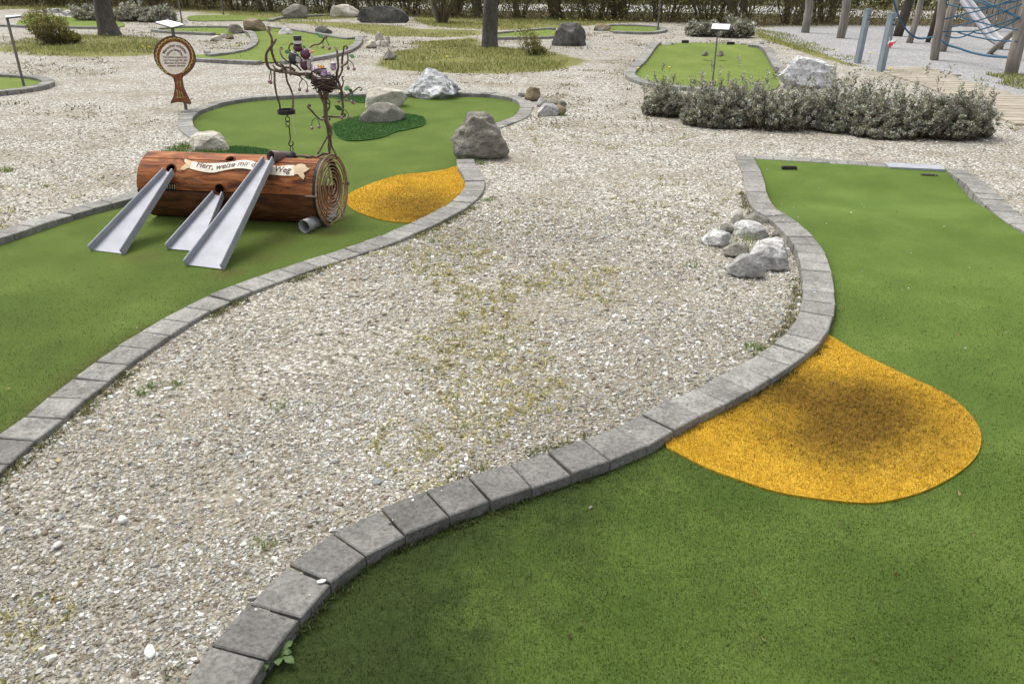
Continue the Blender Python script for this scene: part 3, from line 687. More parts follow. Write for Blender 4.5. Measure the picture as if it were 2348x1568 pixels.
def rock(label, box, mat, kind='boulder', seed=1, sub=3, depth=.8, rough=.12, lean=0.0, group='rocks laid out along the mini golf lanes', name='rock', zg=None, cuts=9, strata=0.0, soft=False):
    x0, y0, x1, y1 = box; r = np.random.default_rng(seed); v, F = ico(sub); v = v.copy()
    if kind == 'block':
        v = v / (np.abs(v) ** 5).sum(1)[:, None] ** .2; v *= .86
    elif kind == 'slab': v = v / (np.abs(v) ** 3).sum(1)[:, None] ** (1 / 3)
    off = r.uniform(-50, 50, 3); nn = v / (np.linalg.norm(v, axis=1)[:, None] + 1e-9)
    d = np.array([mnoise.fractal(Vector(q * 1.3 + off), .9, 2.1, 3) for q in v]); v = v + nn * (d * rough * 1.3)[:, None]
    for i in range(cuts + 8):
        e = r.normal(0, 1, 3); e[2] = abs(e[2]) * .8; e /= np.linalg.norm(e); h = r.uniform(.52, .84)
        k = v @ e; m_ = k > h; v[m_] -= np.outer((k[m_] - h) * .96, e)
    if kind == 'pyramid':
        t = np.clip((v[:, 2] + .6) / 1.6, 0, 1)[:, None]; v[:, :2] *= 1.15 - .85 * t
    elif kind == 'trap':
        t = np.clip((v[:, 2] + .75) / 1.5, 0, 1)[:, None]; v[:, :2] *= 1.15 - .66 * t
        v[:, 2] = np.minimum(v[:, 2], .62 + .06 * v[:, 0])
    v[:, 0] += lean * v[:, 2]
    nn = v / (np.linalg.norm(v, axis=1)[:, None] + 1e-9); d = np.empty(len(v))
    for i, q in enumerate(v):
        d[i] = mnoise.fractal(Vector(q * 4.5 + off), .8, 2.2, 3) * .35 + .45 * (.3 - abs(mnoise.noise(Vector(q * 2.4 + off + 9))) * 1.6) + strata * .25 * math.sin(q[2] * 17 + 3 * mnoise.noise(Vector(q * 2 + off)))
    v = v + nn * (d * rough)[:, None]
    zg = (gz((P((x0 + x1) / 2, y1)[0]), P((x0 + x1) / 2, y1)[1])) if zg is None else zg
    g = P((x0 + x1) / 2, y1, zg); sc = ppm(g); w_ = (x1 - x0) / sc / 2
    S = np.array([w_, w_ * depth, (y1 - y0) / sc / 2]); cx, cy = g[0], g[1] + w_ * depth * .8
    for it in range(9):
        V = v * S; V = V + [cx, cy, 0]; V[:, 2] += zg - V[:, 2].min() - .22 * S[2]
        vis = V[V[:, 2] > zg - .004]; b = proj(vis); bx0, by0 = b.min(0); bx1, by1 = b.max(0)
        S[0] *= np.clip((x1 - x0) / (bx1 - bx0), .7, 1.4); S[1] = S[0] * depth
        cx += ((x0 + x1) - (bx0 + bx1)) / 2 / sc
        cy += P((x0 + x1) / 2, y1, zg)[1] - P((x0 + x1) / 2, by1, zg)[1]
        S[2] *= np.clip((y1 - y0) / (by1 - by0), .75, 1.33)
    return tag(obj(name, V, F, mat, smooth=soft, base=(cx, cy, zg)), label, 'rock', group)
rock('large brown-grey boulder with a flat top standing at the gap in the kerb', (1032, 254.7, 1168.5, 367), RB, 'trap', 3, 5, .75, .13, -.05, zg=-.03, strata=.8)
rock('jagged white and grey pointed boulder on the far kerb loop', (933, 154.5, 1057.6, 227), RW, 'pyramid', 11, 5, .8, .16, -.12, zg=-.03)
rock('rounded pale cream boulder behind the smooth grey boulder', (837, 200, 934.6, 249), RP, 'slab', 5, 4, .75, .09, zg=TZ, soft=True)
rock('smooth grey boulder on the dark green turf island', (823.7, 234.6, 928, 285.4), RG, 'slab', 8, 4, .7, .07, .1, zg=TZ, cuts=7, soft=True)
rock('flat whitish rock beside the moss just behind the painted log', (433, 299.7, 527, 353), RP, 'slab', 21, 4, .8, .10, zg=-.03)
rock('dark angular block of rock standing right of the bare tree trunk', (1265, 52, 1344, 107), RD, 'block', 31, 4, .7, .08, zg=-.02)
rock('white crumpled boulder behind the lavender near the steel posts', (1782, 128, 1920, 204), RS, 'slab', 44, 5, .7, .2, zg=-.02)
rock('grey upright block with a straight top in front of the hedge', (646, 9, 706, 42), RG, 'block', 51, 3, .6, .06)
rock('pale low block touching the long dark block in front of the hedge', (757, 10, 828, 41), RP, 'block', 52, 3, .6, .10)
rock('long dark grey block of rock in front of the hedge', (818, 14, 939, 53.5), RD, 'block', 53, 3, .5, .09)
rock('brown rounded boulder at the back of the lane behind the cherry tree', (556, 41, 611, 73), RT, 'boulder', 61, 3, .8, .09, -.15)
rock('small dark grey rock leaning on the brown boulder', (522, 56, 560, 78), RG, 'boulder', 62, 3, .8, .12)
rock('small grey rock with white cap on the lane behind the cherry tree', (637, 61, 674, 82), RL, 'pyramid', 63, 3, .8, .14)
rock('flat dark grey rock on the back kerb behind the cherry tree', (722, 60, 763, 79), RD, 'slab', 64, 3, .7, .08)
rock('sandy domed rock left of the flag pole behind the lavender', (286, 10, 336, 34), RT, 'boulder', 65, 3, .8, .07)
rock('low white rock strip at the far left by the lawn', (88, 20, 150, 31), RL, 'slab', 66, 3, .5, .2)
rock('small white rock at the right end of the low white strip', (142, 23, 182, 36), RL, 'slab', 67, 3, .5, .2)
rock('flat dark brown rock joining the two far lanes by the hedge', (1361, 54, 1402, 71), RT, 'slab', 68, 3, .7, .15)
rock('triangular grey brown stone at the left tip of the grass round the tree', (878, 115, 909, 139), RG, 'pyramid', 69, 3, .8, .12)
for i, (b, mt, k, l) in enumerate([((860, 73, 882, 95), RP, 'pyramid', 'pointed white stone on top of the white stone heap'), ((880, 84, 896, 100), RP, 'boulder', 'small pinkish stone at the upper right of the white stone heap'),
        ((837, 92, 866, 111), RP, 'boulder', 'broad whitish stone at the lower left of the white stone heap'), ((863, 92, 880, 107), RP, 'boulder', 'small stone in the middle of the white stone heap'), ((874, 92, 893, 108), RP, 'boulder', 'stone at the lower right of the white stone heap')]):
    rock(l, b, mt, k, 70 + i, 3, .9, .22, group='stones of the white heap')
for i, (b, mt, k, l) in enumerate([((482, 81, 510, 94), RP, 'slab', 'flat beige stone at the left of the stones inside the hook-shaped kerb'), ((504, 77, 522, 88), RP, 'boulder', 'small beige stone in the middle inside the hook-shaped kerb'), ((516, 79, 537, 91), RT, 'boulder', 'brownish stone closest to the hook-shaped kerb')]):
    rock(l, b, mt, k, 80 + i, 3, .9, .15, group='small stones inside the hook-shaped kerb')
for i, (b, mt, k, l) in enumerate([((1203, 198.5, 1240, 231), RT, 'boulder', 'round brown boulder standing at the back of the stones right of the kerb loop'), ((1187, 213, 1204, 223), RD, 'slab', 'tiny dark stone left of the round brown boulder'),
        ((1228, 222, 1255, 246), RL, 'boulder', 'white and dark stone in front of the round brown boulder'), ((1255, 225, 1282, 241), RP, 'boulder', 'white stone at the back right of the stones by the kerb loop'),
        ((1277, 229, 1300, 247), RG, 'boulder', 'grey stone at the far right of the stones by the kerb loop'), ((1268, 240, 1299, 265), RT, 'boulder', 'yellowish tan stone at the lower right by the kerb loop'), ((1232, 237, 1282, 268), RL, 'slab', 'largest pale stone with dark base at the front by the kerb loop')]):
    rock(l, b, mt, k, 90 + i, 3, .85, .12, group='stones right of the kerb loop')
for i, (b, mt, k, l, z) in enumerate([((1673, 480.7, 1708, 516), RP, 'slab', 'upright beige stone at the back left of the pile by the S-shaped kerb', -.05), ((1700, 488, 1762, 522), RG, 'slab', 'pitted dark stone at the back of the pile by the S-shaped kerb', -.05),
        ((1648, 513, 1683, 537), RG, 'slab', 'small grey stone behind the leftmost stone of the pile', -.05), ((1677.8, 504, 1766, 556), RL, 'slab', 'broad bluish grey stone in the middle of the pile', -.07),
        ((1605.6, 523, 1677, 564), RL, 'slab', 'leftmost light stone of the pile beside the S-shaped kerb', -.05), ((1765, 529, 1787, 552), RG, 'slab', 'tiny stone wedged against the kerb behind the pile', -.07),
        ((1722, 543, 1808, 590), RL, 'slab', 'light stone of the pile nearest the kerb', -.07), ((1657, 555, 1718, 588), RG, 'slab', 'dark mossy stone in the middle of the pile', -.06),
        ((1714, 559, 1812, 621), RL, 'slab', 'large rounded pinkish grey stone at the right front of the pile', -.06), ((1663, 580, 1758, 638), RL, 'slab', 'long whitish stone lying at the front of the pile', -.05)]):
    rock(l, b, mt, k, 110 + i, 4 if (b[2] - b[0]) > 60 else 3, .85, .10, group='stones of the pile beside the S-shaped kerb', zg=z)
for b, l in (((1608, 115, 1626, 129), 'small pale stone on the hump left of the sign pole'), ((1643, 116, 1661, 130), 'small grey stone on the hump right of the sign pole')):
    rock(l, b, RG, 'pyramid', int(b[0]), 3, .8, .25, zg=TZ + .19, group='stones on the humped lane')
rock('small white domed stone on the lane edge beside the fish sign', (466, 113, 484, 124), RL, 'boulder', 131, 3, .9, .05, zg=.0)

# ------------------------------------------------------------------ painted log
LR = .225; LZ = TZ + LR - .005
CR = P(745, 437, LZ); CL = P(357, 421, LZ); LA = CR - CL; LLEN = float(np.linalg.norm(LA)); LA = LA / LLEN
LN = np.array([LA[1], -LA[0], 0.0]); LUP = np.array([0, 0, 1.0])
if LN[1] > 0: LN = -LN
def lp(s, phi, r=LR): return CL + LA * s + r * (math.cos(phi) * LN + math.sin(phi) * LUP)
def raycyl(px, py, r=LR):
    """first hit of a photo ray with the log's cylinder -> (s, phi)"""
    d = ray(px, py); o = CAM - CL; d2 = d - LA * (d @ LA); o2 = o - LA * (o @ LA)
    a, b, c = d2 @ d2, 2 * d2 @ o2, o2 @ o2 - r * r; disc = b * b - 4 * a * c
    t = (-b - math.sqrt(max(disc, 0))) / (2 * a); q = o + d * t
    return q @ LA, math.atan2(q @ LUP, q @ LN)
def m_bark():
    m = Mat('painted_log', .72, .25); m.src = m.attr('uvw', 'Vector')
    s = m.map((2.2, 9, 1)); a = m.noise(2.0, 6, .62, src=s, dist=1.1); b = m.noise(3.4, 7, .7, src=m.map((1.2, 16, 1)), dist=1.6); c = m.noise(1.6, 3, .5, src=m.map((1.6, 5, 1)))
    t = m.ramp(a, [(.27, (.035, .014, .009)), (.40, (.12, .036, .012)), (.53, (.30, .10, .03)), (.70, (.46, .20, .085))])
    t = m.mix(m.ramp(b, [(.56, 0.0), (.74, .7)]), t, (.46, .27, .17))
    t = m.mix(m.ramp(b, [(.28, .85), (.42, 0.0)]), t, (.035, .022, .020))
    t = m.mix(m.ramp(c, [(.56, 0.0), (.66, .8)]), t, (.06, .048, .05))
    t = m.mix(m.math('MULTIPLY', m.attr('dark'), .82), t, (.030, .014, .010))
    m.col(t); m.bump(m.mix(.5, a, b), .3, .006); return m.m
def m_plain(name, c, rough=.5, metal=0.0, spec=.4, var=.25, sc=20):
    m = Mat(name, rough, spec); n = m.noise(sc, 5, .65)
    m.col(m.ramp(n, [(.3, tuple(q * (1 - var) for q in c)), (.7, tuple(min(1, q * (1 + var)) for q in c))])); m.set(Metallic=metal); return m.m
MBARK = m_bark()
MRUST = m_plain('rusty_iron', (.13, .092, .065), .6, .15, .4, .6, 45)
MBLACK = m_plain('dark_iron', (.022, .022, .024), .55, .3)
MBRASS = m_plain('weathered_brass_rod', (.30, .19, .11), .5, .2, .4, .5, 30)
MGALV = Mat('galvanised_chute', .6, .25); _n = MGALV.noise(9, 4, .6); MGALV.col(MGALV.ramp(_n, [(.3, (.30, .31, .34)), (.7, (.38, .39, .43))])); MGALV.set(Metallic=.15); MGALV.b.inputs['Roughness'].default_value = .6; MGALV = MGALV.m
MCREAM = m_plain('cream_painted_sheet', (.72, .66, .56), .6, 0, .3, .10, 12)
MCREAM2 = m_plain('tan_cream_sheet', (.55, .42, .26), .6, 0, .3, .2, 12)  # plain tan-cream colour of ribbon tails and vent bars
MINK = m_plain('purple_brown_paint', (.10, .055, .055), .6, 0, .3, .2)
LOG = thing('log_obstacle', ((CL + CR) / 2 * [1, 1, 0] + [0, 0, TZ]), 'painted hollow log obstacle with three metal chutes leaning on it', 'golf obstacle')
HOLES = {}
def hole(px, py, r):
    s, ph = raycyl(px, py); HOLES.setdefault(int(math.floor((math.degrees(ph) - 5) / 60)), []).append((s, ph, r)); return s, ph
h1 = hole(392, 387, .034); h2 = hole(504, 434, .036); h4 = hole(528, 366.5, .032)
def sheet(name, poly, mp, thick, mat, parent, holes=(), gap=.03, dark=None, seam=True, uv=True):
    """a curved plate: 2D polygon -> mp(a, b, lift)"""
    extra = []
    V, T = cdt(poly, gap, [(hs + hr * math.cos(q), ht + hr * math.sin(q)) for hs, ht, hr in holes for q in np.linspace(0, 2 * np.pi, 22, endpoint=False)])
    cen = V[T].mean(1); keep = np.ones(len(T), bool)
    for hs, ht, hr in holes: keep &= np.hypot(cen[:, 0] - hs, cen[:, 1] - ht) > hr * .985
    T = T[keep]; n = len(V)
    A = np.array([mp(a, b, thick) for a, b in V]); B = np.array([mp(a, b, 0) for a, b in V])
    F = [tuple(t) for t in T] + [tuple(t[::-1] + n) for t in T]
    ed = {}
    for t in T:
        for i in range(3): ed[(t[i], t[(i + 1) % 3])] = 1
    for (a, b) in list(ed):
        if (b, a) not in ed: F.append((a, a + n, b + n, b))
    at = {'uvw': np.c_[np.vstack([V, V]), np.zeros(2 * n)]}
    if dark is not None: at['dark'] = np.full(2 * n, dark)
    # keep only used vertices
    use = sorted({i for f in F for i in f}); mpi = {u: i for i, u in enumerate(use)}
    W_ = np.vstack([A, B])[use]; F = [tuple(mpi[i] for i in f) for f in F]
    return obj(name, W_, F, mat, parent, attrs={k: v[use] for k, v in at.items()})
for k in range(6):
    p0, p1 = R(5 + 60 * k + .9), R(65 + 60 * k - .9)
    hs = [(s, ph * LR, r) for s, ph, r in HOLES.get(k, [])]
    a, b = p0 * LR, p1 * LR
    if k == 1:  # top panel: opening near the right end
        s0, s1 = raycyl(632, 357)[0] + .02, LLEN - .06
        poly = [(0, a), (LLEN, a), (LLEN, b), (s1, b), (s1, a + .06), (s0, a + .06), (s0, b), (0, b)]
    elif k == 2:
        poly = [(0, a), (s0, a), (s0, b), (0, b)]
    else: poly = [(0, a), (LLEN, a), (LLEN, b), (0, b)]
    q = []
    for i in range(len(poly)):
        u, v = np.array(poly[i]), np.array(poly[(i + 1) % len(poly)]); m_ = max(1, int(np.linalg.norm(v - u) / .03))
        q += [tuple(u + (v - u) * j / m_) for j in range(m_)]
    sheet('log_panel', q, lambda s, t, l: lp(s, t / LR, LR - .008 + l), .008, MBARK, LOG, hs, .028, dark={5: .74, 4: .8, 0: 0, 1: 0, 2: .1, 3: .3}[k])  # underside panels: shade painted into the colour along with dark paint
mb = MB(); mb.ring(CL + LA * .01, LR - .008, .007, LN, LUP, 36, 6); mb.build('end_ring', MBLACK, LOG, True)
mb = MB(); mb.pipe(CR - LA * .02, LA, LR - .002, LR - .012, .05, 36); mb.build('end_ring', MBLACK, LOG)
mb = MB()
disk = [CL + LA * .02 + (LR - .01) * (math.cos(a) * LN + math.sin(a) * LUP) for a in np.linspace(0, 2 * np.pi, 36, endpoint=False)]
mb.add(disk + [d + LA * .008 for d in disk], [tuple(range(36)), tuple(range(71, 35, -1))] + [(i, 36 + i, 36 + (i + 1) % 36, (i + 1) % 36) for i in range(36)]); mb.build('end_disc', MBLACK, LOG)
# rims of the ball holes
for s, ph, r in [q for v in HOLES.values() for q in v]:
    c = lp(s, ph, LR + .002); nrm = (lp(s, ph, 1) - lp(s, ph, 0)); tan = np.cross(nrm, LA)
    mb = MB(); mb.ring(c, r, .005, LA, tan, 24, 6); mb.build('hole_rim', MBARK, LOG, True)
# chutes
def chute(bl, br, top, wt, hgt=.045):
    L0 = P(*bl, TZ + .004); R0 = P(*br, TZ + .004); c = R0 - L0; cu = c / np.linalg.norm(c); T_ = np.array(top)
    L1, R1 = T_ - cu * wt / 2, T_ + cu * wt / 2
    dn = np.cross(R0 - L0, (L1 + R1 - L0 - R0)); dn /= np.linalg.norm(dn)
    if dn[2] < 0: dn = -dn
    mb = MB(); mb.hexa([L0 - dn * .004, R0 - dn * .004, R1 - dn * .004, L1 - dn * .004], [L0, R0, R1, L1]); f = mb.build('chute', MGALV, LOG)
    for e0, e1, o in ((L0, L1, -1), (R0, R1, 1)):
        h0, h1_ = hgt * .8, hgt * .62; th = .007
        mb = MB(); a0, a1 = e0 + cu * o * .0005, e1 + cu * o * .0005; b0, b1 = a0 + cu * o * th, a1 + cu * o * th
        lowq = [a0 - dn * .012, b0 - dn * .012, b1 - dn * .012, a1 - dn * .012]; hi = [a0 + dn * h0, b0 + dn * h0, b1 + dn * h1_, a1 + dn * h1_]
        if o < 0: lowq = [lowq[i] for i in (1, 0, 3, 2)]; hi = [hi[i] for i in (1, 0, 3, 2)]
        mb.hexa(lowq, hi)
        mb.tube([e0 + dn * h0 + cu * o * th / 2, e1 + dn * h1_ + cu * o * th / 2], .0058, 6)   # rolled top edge
        mb.tube([e0 + cu * o * th / 2 - dn * .01, e0 + dn * h0 + cu * o * th / 2], .0058, 6)
        mb.build('side_wall', MGALV, f)
    return L0, R0, T_
c1 = chute((211, 573), (281, 582), lp(*raycyl(391, 396), LR + .012), .062)
c2 = chute((386, 570), (462, 577), lp(*raycyl(503, 447), LR + .008), .062)
T3 = lp(*raycyl(617, 368, LR + .035), LR + .035)
c3 = chute((429, 607), (510, 617), T3, .062)
# ball tube on top of the log
ax3 = T3 - (c3[0] + c3[1]) / 2; ax3[2] = 0; ax3 /= np.linalg.norm(ax3)
tb = lp(*raycyl(621, 359, LR + .035), LR + .035)
mb = MB(); mb.pipe(tb, ax3 + LA * .35 - [0, 0, .25], .040, .034, .20, 22); mb.build('ball_tube', m_plain('brown_grey_tube', (.12, .085, .08), .5, .3), LOG, True)
dt = P(697, 520, TZ + .045)
mb = MB(); mb.pipe(dt, -(LN * .95 - LA * .25), .046, .041, .16, 20); mb.build('drain_tube', m_plain('zinc_tube', (.33, .33, .33), .5, .5), LOG, True)
# striped vent below the upper left chute
s0, p0 = raycyl(399, 402); s1, p1 = raycyl(401, 436)
mb = MB(); vq = [(s, lerp) for s in np.linspace(s0 - .05, s0 + .012, 2) for lerp in (p1, p0)]
mb.hexa([lp(s0 - .052, p1, LR - .002), lp(s0 + .014, p1, LR - .002), lp(s0 + .014, p0 - .25, LR - .002), lp(s0 - .052, p0 - .25, LR - .002)], [lp(s0 - .052, p1, LR + .003), lp(s0 + .014, p1, LR + .003), lp(s0 + .014, p0 - .25, LR + .003), lp(s0 - .052, p0 - .25, LR + .003)])
vent = mb.build('vent', MBLACK, LOG)
for i in range(4):
    s = s0 - .042 + i * .017
    mb = MB(); mb.tube([lp(s, p, LR + .006) for p in np.linspace(p1 + .03, p0 - .28, 6)], .0028, 5); mb.build('vent_bar', MCREAM2, vent, True)
# end grille of concentric rods
GC = CR + LA * .05; _t = R(5); LAg = LA * math.cos(_t) + LN * math.sin(_t); Gx = LN * math.cos(_t) - LA * math.sin(_t); Gy = LUP
gr_root = None
for i, rr_ in enumerate((.243, .232, .216, .192, .167, .142, .117, .093, .069, .046, .024)):
    mb = MB(); cc = GC + LUP * (.012 * (1 - rr_ / .243) * 2) - LN * .004 * i * .5 + LA * rng.normal(0, .003)
    mb.ring(cc, rr_, .0056 if i < 3 else .0044, Gx, Gy, 44, 6)
    o = mb.build('grille_ring', MBRASS, LOG, True)
for ang in (92, -55, 235):
    a = R(ang); e = math.cos(a) * Gx + math.sin(a) * Gy
    mb = MB(); mb.tube([GC + LUP * .02 + e * .03 - LA * .006, GC + e * .13 - LA * .006 + Gx * .006, GC + e * .238 - LA * .004], .0045, 6); mb.build('grille_spoke', MBRASS, LOG, True)
for ang in (5, 182, -62):
    a = R(ang); e = math.cos(a) * Gx + math.sin(a) * Gy; c = GC + e * .245
    mb = MB(); mb.tube([c - LA * .07, c + LA * .012], .008, 8); mb.tube([c + LA * .0, c + LA * .014], .014, 6); mb.build('hinge_bolt', MRUST, LOG)
# banner with lettering, wrapped round the log
BK = []
def bz(px, py): s, ph = raycyl(px, py); return (s, ph * LR)
ban_t = [(443.5, 373), (470, 376.5), (520, 375), (545, 371), (570, 370), (600, 377), (640, 383), (660, 381), (676, 381)]
ban_b = [(675, 404), (650, 404), (620, 401), (590, 394), (568, 389), (545, 387.5), (515, 392), (490, 397), (465, 395), (436.5, 388)]
poly = [bz(*p) for p in catmull(ban_t, 8)] + [bz(*p) for p in catmull(ban_b, 8)]
lpm = lambda base: (lambda s, t, l: lp(s, t / LR, base + l))
ban = sheet('banner', poly, lpm(LR + .004), .004, MCREAM, LOG, gap=.025)
tl = [(446, 386), (440, 386), (430, 387), (423, 391), (414, 390), (417, 384), (424, 379), (428, 376), (424, 374), (423, 368), (426, 366), (440, 371), (452, 372), (447, 376)]
sheet('ribbon_tail', [bz(*p) for p in tl], lpm(LR + .002), .0035, MCREAM2, ban, gap=.02)
tr_ = [(676, 402), (674, 385), (684, 379), (693, 378), (700, 380), (704, 386), (711, 389), (704, 394), (697, 398), (700, 406), (697, 413), (690, 408), (684, 401)]
sheet('ribbon_tail', [bz(*p) for p in tr_], lpm(LR + .006), .0035, MCREAM2, ban, gap=.02)
def text_geo(txt, size=1.0, shear=0.0, bold=.0):
    cu = bpy.data.curves.new('lettering', 'FONT'); cu.body = txt; cu.size = size; cu.shear = shear; cu.offset = bold; cu.resolution_u = 3
    ob = bpy.data.objects.new('lettering', cu); COL.objects.link(ob)
    dg = bpy.context.evaluated_depsgraph_get(); me = ob.evaluated_get(dg).to_mesh()
    V = np.array([v.co[:] for v in me.vertices]); me.calc_loop_triangles(); F = [tuple(t.vertices) for t in me.loop_triangles]
    ob.evaluated_get(dg).to_mesh_clear(); bpy.data.objects.remove(ob); bpy.data.curves.remove(cu)
    return V[:, :2], F
tx, tf = text_geo('Herr, weise mir deinen Weg', 1.0, .15, .013)
tx = tx - tx.min(0) * [1, 0]; wtx = tx[:, 0].max()
mid = catmull([(452, 380.5), (490, 387), (520, 384), (545, 380), (570, 380), (600, 386), (640, 393), (668, 394)], 4); ml = np.array([bz(*p) for p in mid])
d = np.r_[0, np.cumsum(np.linalg.norm(np.diff(ml, axis=0), axis=1))]; tot = d[-1]; k = tot / wtx
V = []
for x, y in tx:
    u = x * k; s = np.interp(u, d, ml[:, 0]); t = np.interp(u, d, ml[:, 1]); hy = (y - .17) * k * 1.05
    V.append(lp(s, (t + hy) / LR, LR + .0095))
obj('lettering', V, tf, MINK, ban)

# ------------------------------------------------------------------ iron cherry tree
TY = CR[1] + .03
U = lambda p, dy=0.0: onY(568.7 + .13363 * p[0], 59.9 + .13363 * p[1], TY + dy)
Lw = lambda p, dy=0.0: onY(568.7 + .12749 * p[0], 209.5 + .12749 * p[1], TY + dy)
TREE = thing('iron_cherry_tree', (CR[0], TY, LZ + LR), 'wrought iron cherry tree with curled branches rising from the log end', 'sculpture')
MGREEN = m_plain('green_painted_wire', (.06, .15, .09), .5, 0, .4, .3)
MCH = m_plain('silvery_red_cherry', (.36, .20, .24), .25, .5, .6, .35, 60)
ML1 = m_plain('dark_green_enamel_leaf', (.04, .12, .03), .4); ML2 = m_plain('light_green_leaf', (.16, .38, .14), .5)
def wire(f, pts, r, name='branch', amp=.035, mat=None, taper=True, n=7, parent=None):
    q = np.array(pts, float); ph = rng.uniform(0, 6); k = len(q)
    w3 = np.array([f(p, amp * math.sin(ph + i * .9)) for i, p in enumerate(q)])
    c = catmull(w3, .012); r = r * .84; rr = np.linspace(r * 1.05, r * .8, len(c)) if taper else np.full(len(c), r)
    rr = rr * (1 + .08 * np.sin(np.arange(len(c)) * .7 + ph))
    mb = MB(); mb.tube(c, rr, n); return mb.build(name, mat or MRUST, parent or TREE, True)
wire(Lw, [(1380, -30), (1385, 100), (1380, 200), (1390, 400), (1410, 520), (1470, 640), (1495, 760)], .0155, 'trunk', .008)
wire(Lw, [(1370, 500), (1420, 620), (1440, 760), (1455, 900), (1450, 1010), (1465, 1120)], .010, 'trunk', .01)
wire(Lw, [(1490, 760), (1480, 850), (1510, 1000), (1560, 1100), (1600, 1215)], .009, 'trunk', .03)
wire(Lw, [(1505, 770), (1430, 820), (1380, 900), (1310, 1030), (1250, 1130)], .009, 'trunk', .03)
wire(Lw, [(1440, 915), (1475, 970), (1470, 1120)], .007, 'trunk', .02)
wire(U, [(1220, 1080), (1250, 1190), (1290, 1290), (1320, 1400), (1325, 1530)], .013, 'trunk', .015)
wire(U, [(1365, 1080), (1340, 1200), (1330, 1330), (1340, 1530)], .016, 'trunk', .012)
wire(U, [(1590, 1085), (1540, 1070), (1470, 1068), (1400, 1100), (1360, 1160), (1330, 1270)], .011, 'trunk', .02)
wire(U, [(1290, 1110), (1300, 1200), (1345, 1300), (1400, 1360), (1385, 1430), (1310, 1500)], .007, 'branch', .03)
wire(U, [(1350, 1230), (1400, 1300), (1390, 1400), (1340, 1480)], .0065, 'branch', .03)
wire(U, [(800, 765), (720, 720), (570, 700), (480, 640), (430, 520), (402, 400), (408, 215), (345, 90), (322, 25), (360, 25), (380, 55), (360, 75)], .0105)
wire(U, [(1100, 830), (1000, 825), (850, 830), (700, 800), (560, 780), (450, 760), (360, 720), (315, 600), (315, 480), (370, 385), (440, 300), (478, 228)], .0125)
wire(U, [(430, 680), (480, 740), (540, 770), (600, 730), (680, 790), (760, 820), (840, 800), (900, 880), (935, 915)], .008)
wire(U, [(1140, 855), (1000, 850), (860, 815), (740, 790), (640, 760), (540, 800), (470, 740)], .008)
wire(U, [(450, 760), (455, 900), (455, 980), (490, 1180), (540, 1340), (553, 1450)], .0085, 'hanging_rod')
wire(U, [(550, 640), (640, 740), (655, 850), (672, 950), (730, 1080), (770, 1220), (765, 1450)], .0085, 'hanging_rod')
wire(U, [(750, 640), (680, 610), (600, 550), (558, 470), (547, 390), (570, 370), (592, 388), (578, 405)], .0058)
wire(U, [(770, 475), (735, 440), (700, 390), (718, 330), (745, 292), (765, 310), (745, 325)], .0058)
wire(U, [(1035, 460), (1060, 370), (1120, 330), (1220, 310), (1280, 260), (1315, 195), (1345, 190), (1350, 212)], .0075)
wire(U, [(1620, 1180), (1590, 1070), (1532, 900), (1525, 800), (1550, 700), (1538, 560), (1525, 420), (1490, 360)], .0105)
wire(U, [(1530, 925), (1570, 860), (1620, 740), (1612, 600), (1640, 420), (1645, 355), (1690, 345), (1705, 385), (1680, 400)], .008)
wire(U, [(1620, 745), (1600, 700), (1670, 660), (1713, 590), (1712, 460), (1750, 465)], .0075)
wire(U, [(1592, 1072), (1612, 1050), (1635, 960), (1612, 880), (1640, 868)], .0062)
wire(U, [(1630, 1225), (1720, 1175), (1800, 1130), (1880, 1065), (1925, 1055), (1955, 1085), (1930, 1110)], .007)
wire(U, [(1600, 1150), (1615, 1250), (1625, 1350), (1630, 1440), (1608, 1530)], .0105)
wire(U, [(1140, 790), (1250, 850), (1360, 935), (1450, 990), (1550, 1050), (1600, 1110)], .0105)
wire(U, [(725, 850), (728, 740), (722, 640), (740, 605), (765, 620), (760, 640)], .008)
wire(U, [(770, 650), (830, 680), (880, 730), (910, 770)], .007, mat=MBLACK)
wire(Lw, [(1390, 505), (1320, 510), (1265, 485), (1200, 420), (1140, 350), (1080, 292), (1085, 248), (1120, 250), (1110, 275)], .0085)
wire(Lw, [(1345, 468), (1440, 455), (1560, 462), (1680, 462), (1745, 445), (1740, 410), (1712, 418)], .0085)
wire(Lw, [(1430, 490), (1465, 520), (1475, 490), (1455, 490)], .005)
wire(Lw, [(860, 1165), (980, 1165), (1080, 1185), (1180, 1185), (1280, 1160), (1400, 1120), (1510, 1140)], .0105, 'root')
wire(Lw, [(1000, 1150), (1060, 1198), (1140, 1160), (1240, 1185), (1350, 1120), (1440, 1135)], .008, 'root')
# collar, chain and bell under the hanging rods
cc = Lw((690, 372)); mb = MB(); mb.pipe(cc - [0, 0, .012], (0, 0, 1), .058, .052, .028, 26); mb.build('collar', MBLACK, TREE)
ch = MB(); xa, za = np.array([1.0, 0, 0]), np.array([0, 0, 1.0])
mb = MB(); mb.tube([Lw((703, 420)), Lw((712, 460))], .004, 6); mb.ring(Lw((712, 505)), .014, .0032, xa, za, 18, 5, 1.25); mb.build('chain_link', MBLACK, TREE, True)
mb = MB(); mb.ring(Lw((716, 585)), .014, .0032, np.array([.85, .5, 0]), za, 18, 5, 1.25); mb.build('chain_link', MBLACK, TREE, True)
mb = MB(); mb.tube(catmull([Lw(p) for p in [(722, 620), (742, 660), (752, 760), (762, 860), (750, 905), (730, 945), (760, 985), (800, 970), (815, 930), (795, 905)]], .01), .004, 6); mb.build('hook', MBLACK, TREE, True)
mb = MB(); mb.ring(Lw((785, 1040)), .012, .003, np.array([.6, .8, 0]), za, 18, 5, 1.7); mb.build('chain_link', MBLACK, TREE, True)
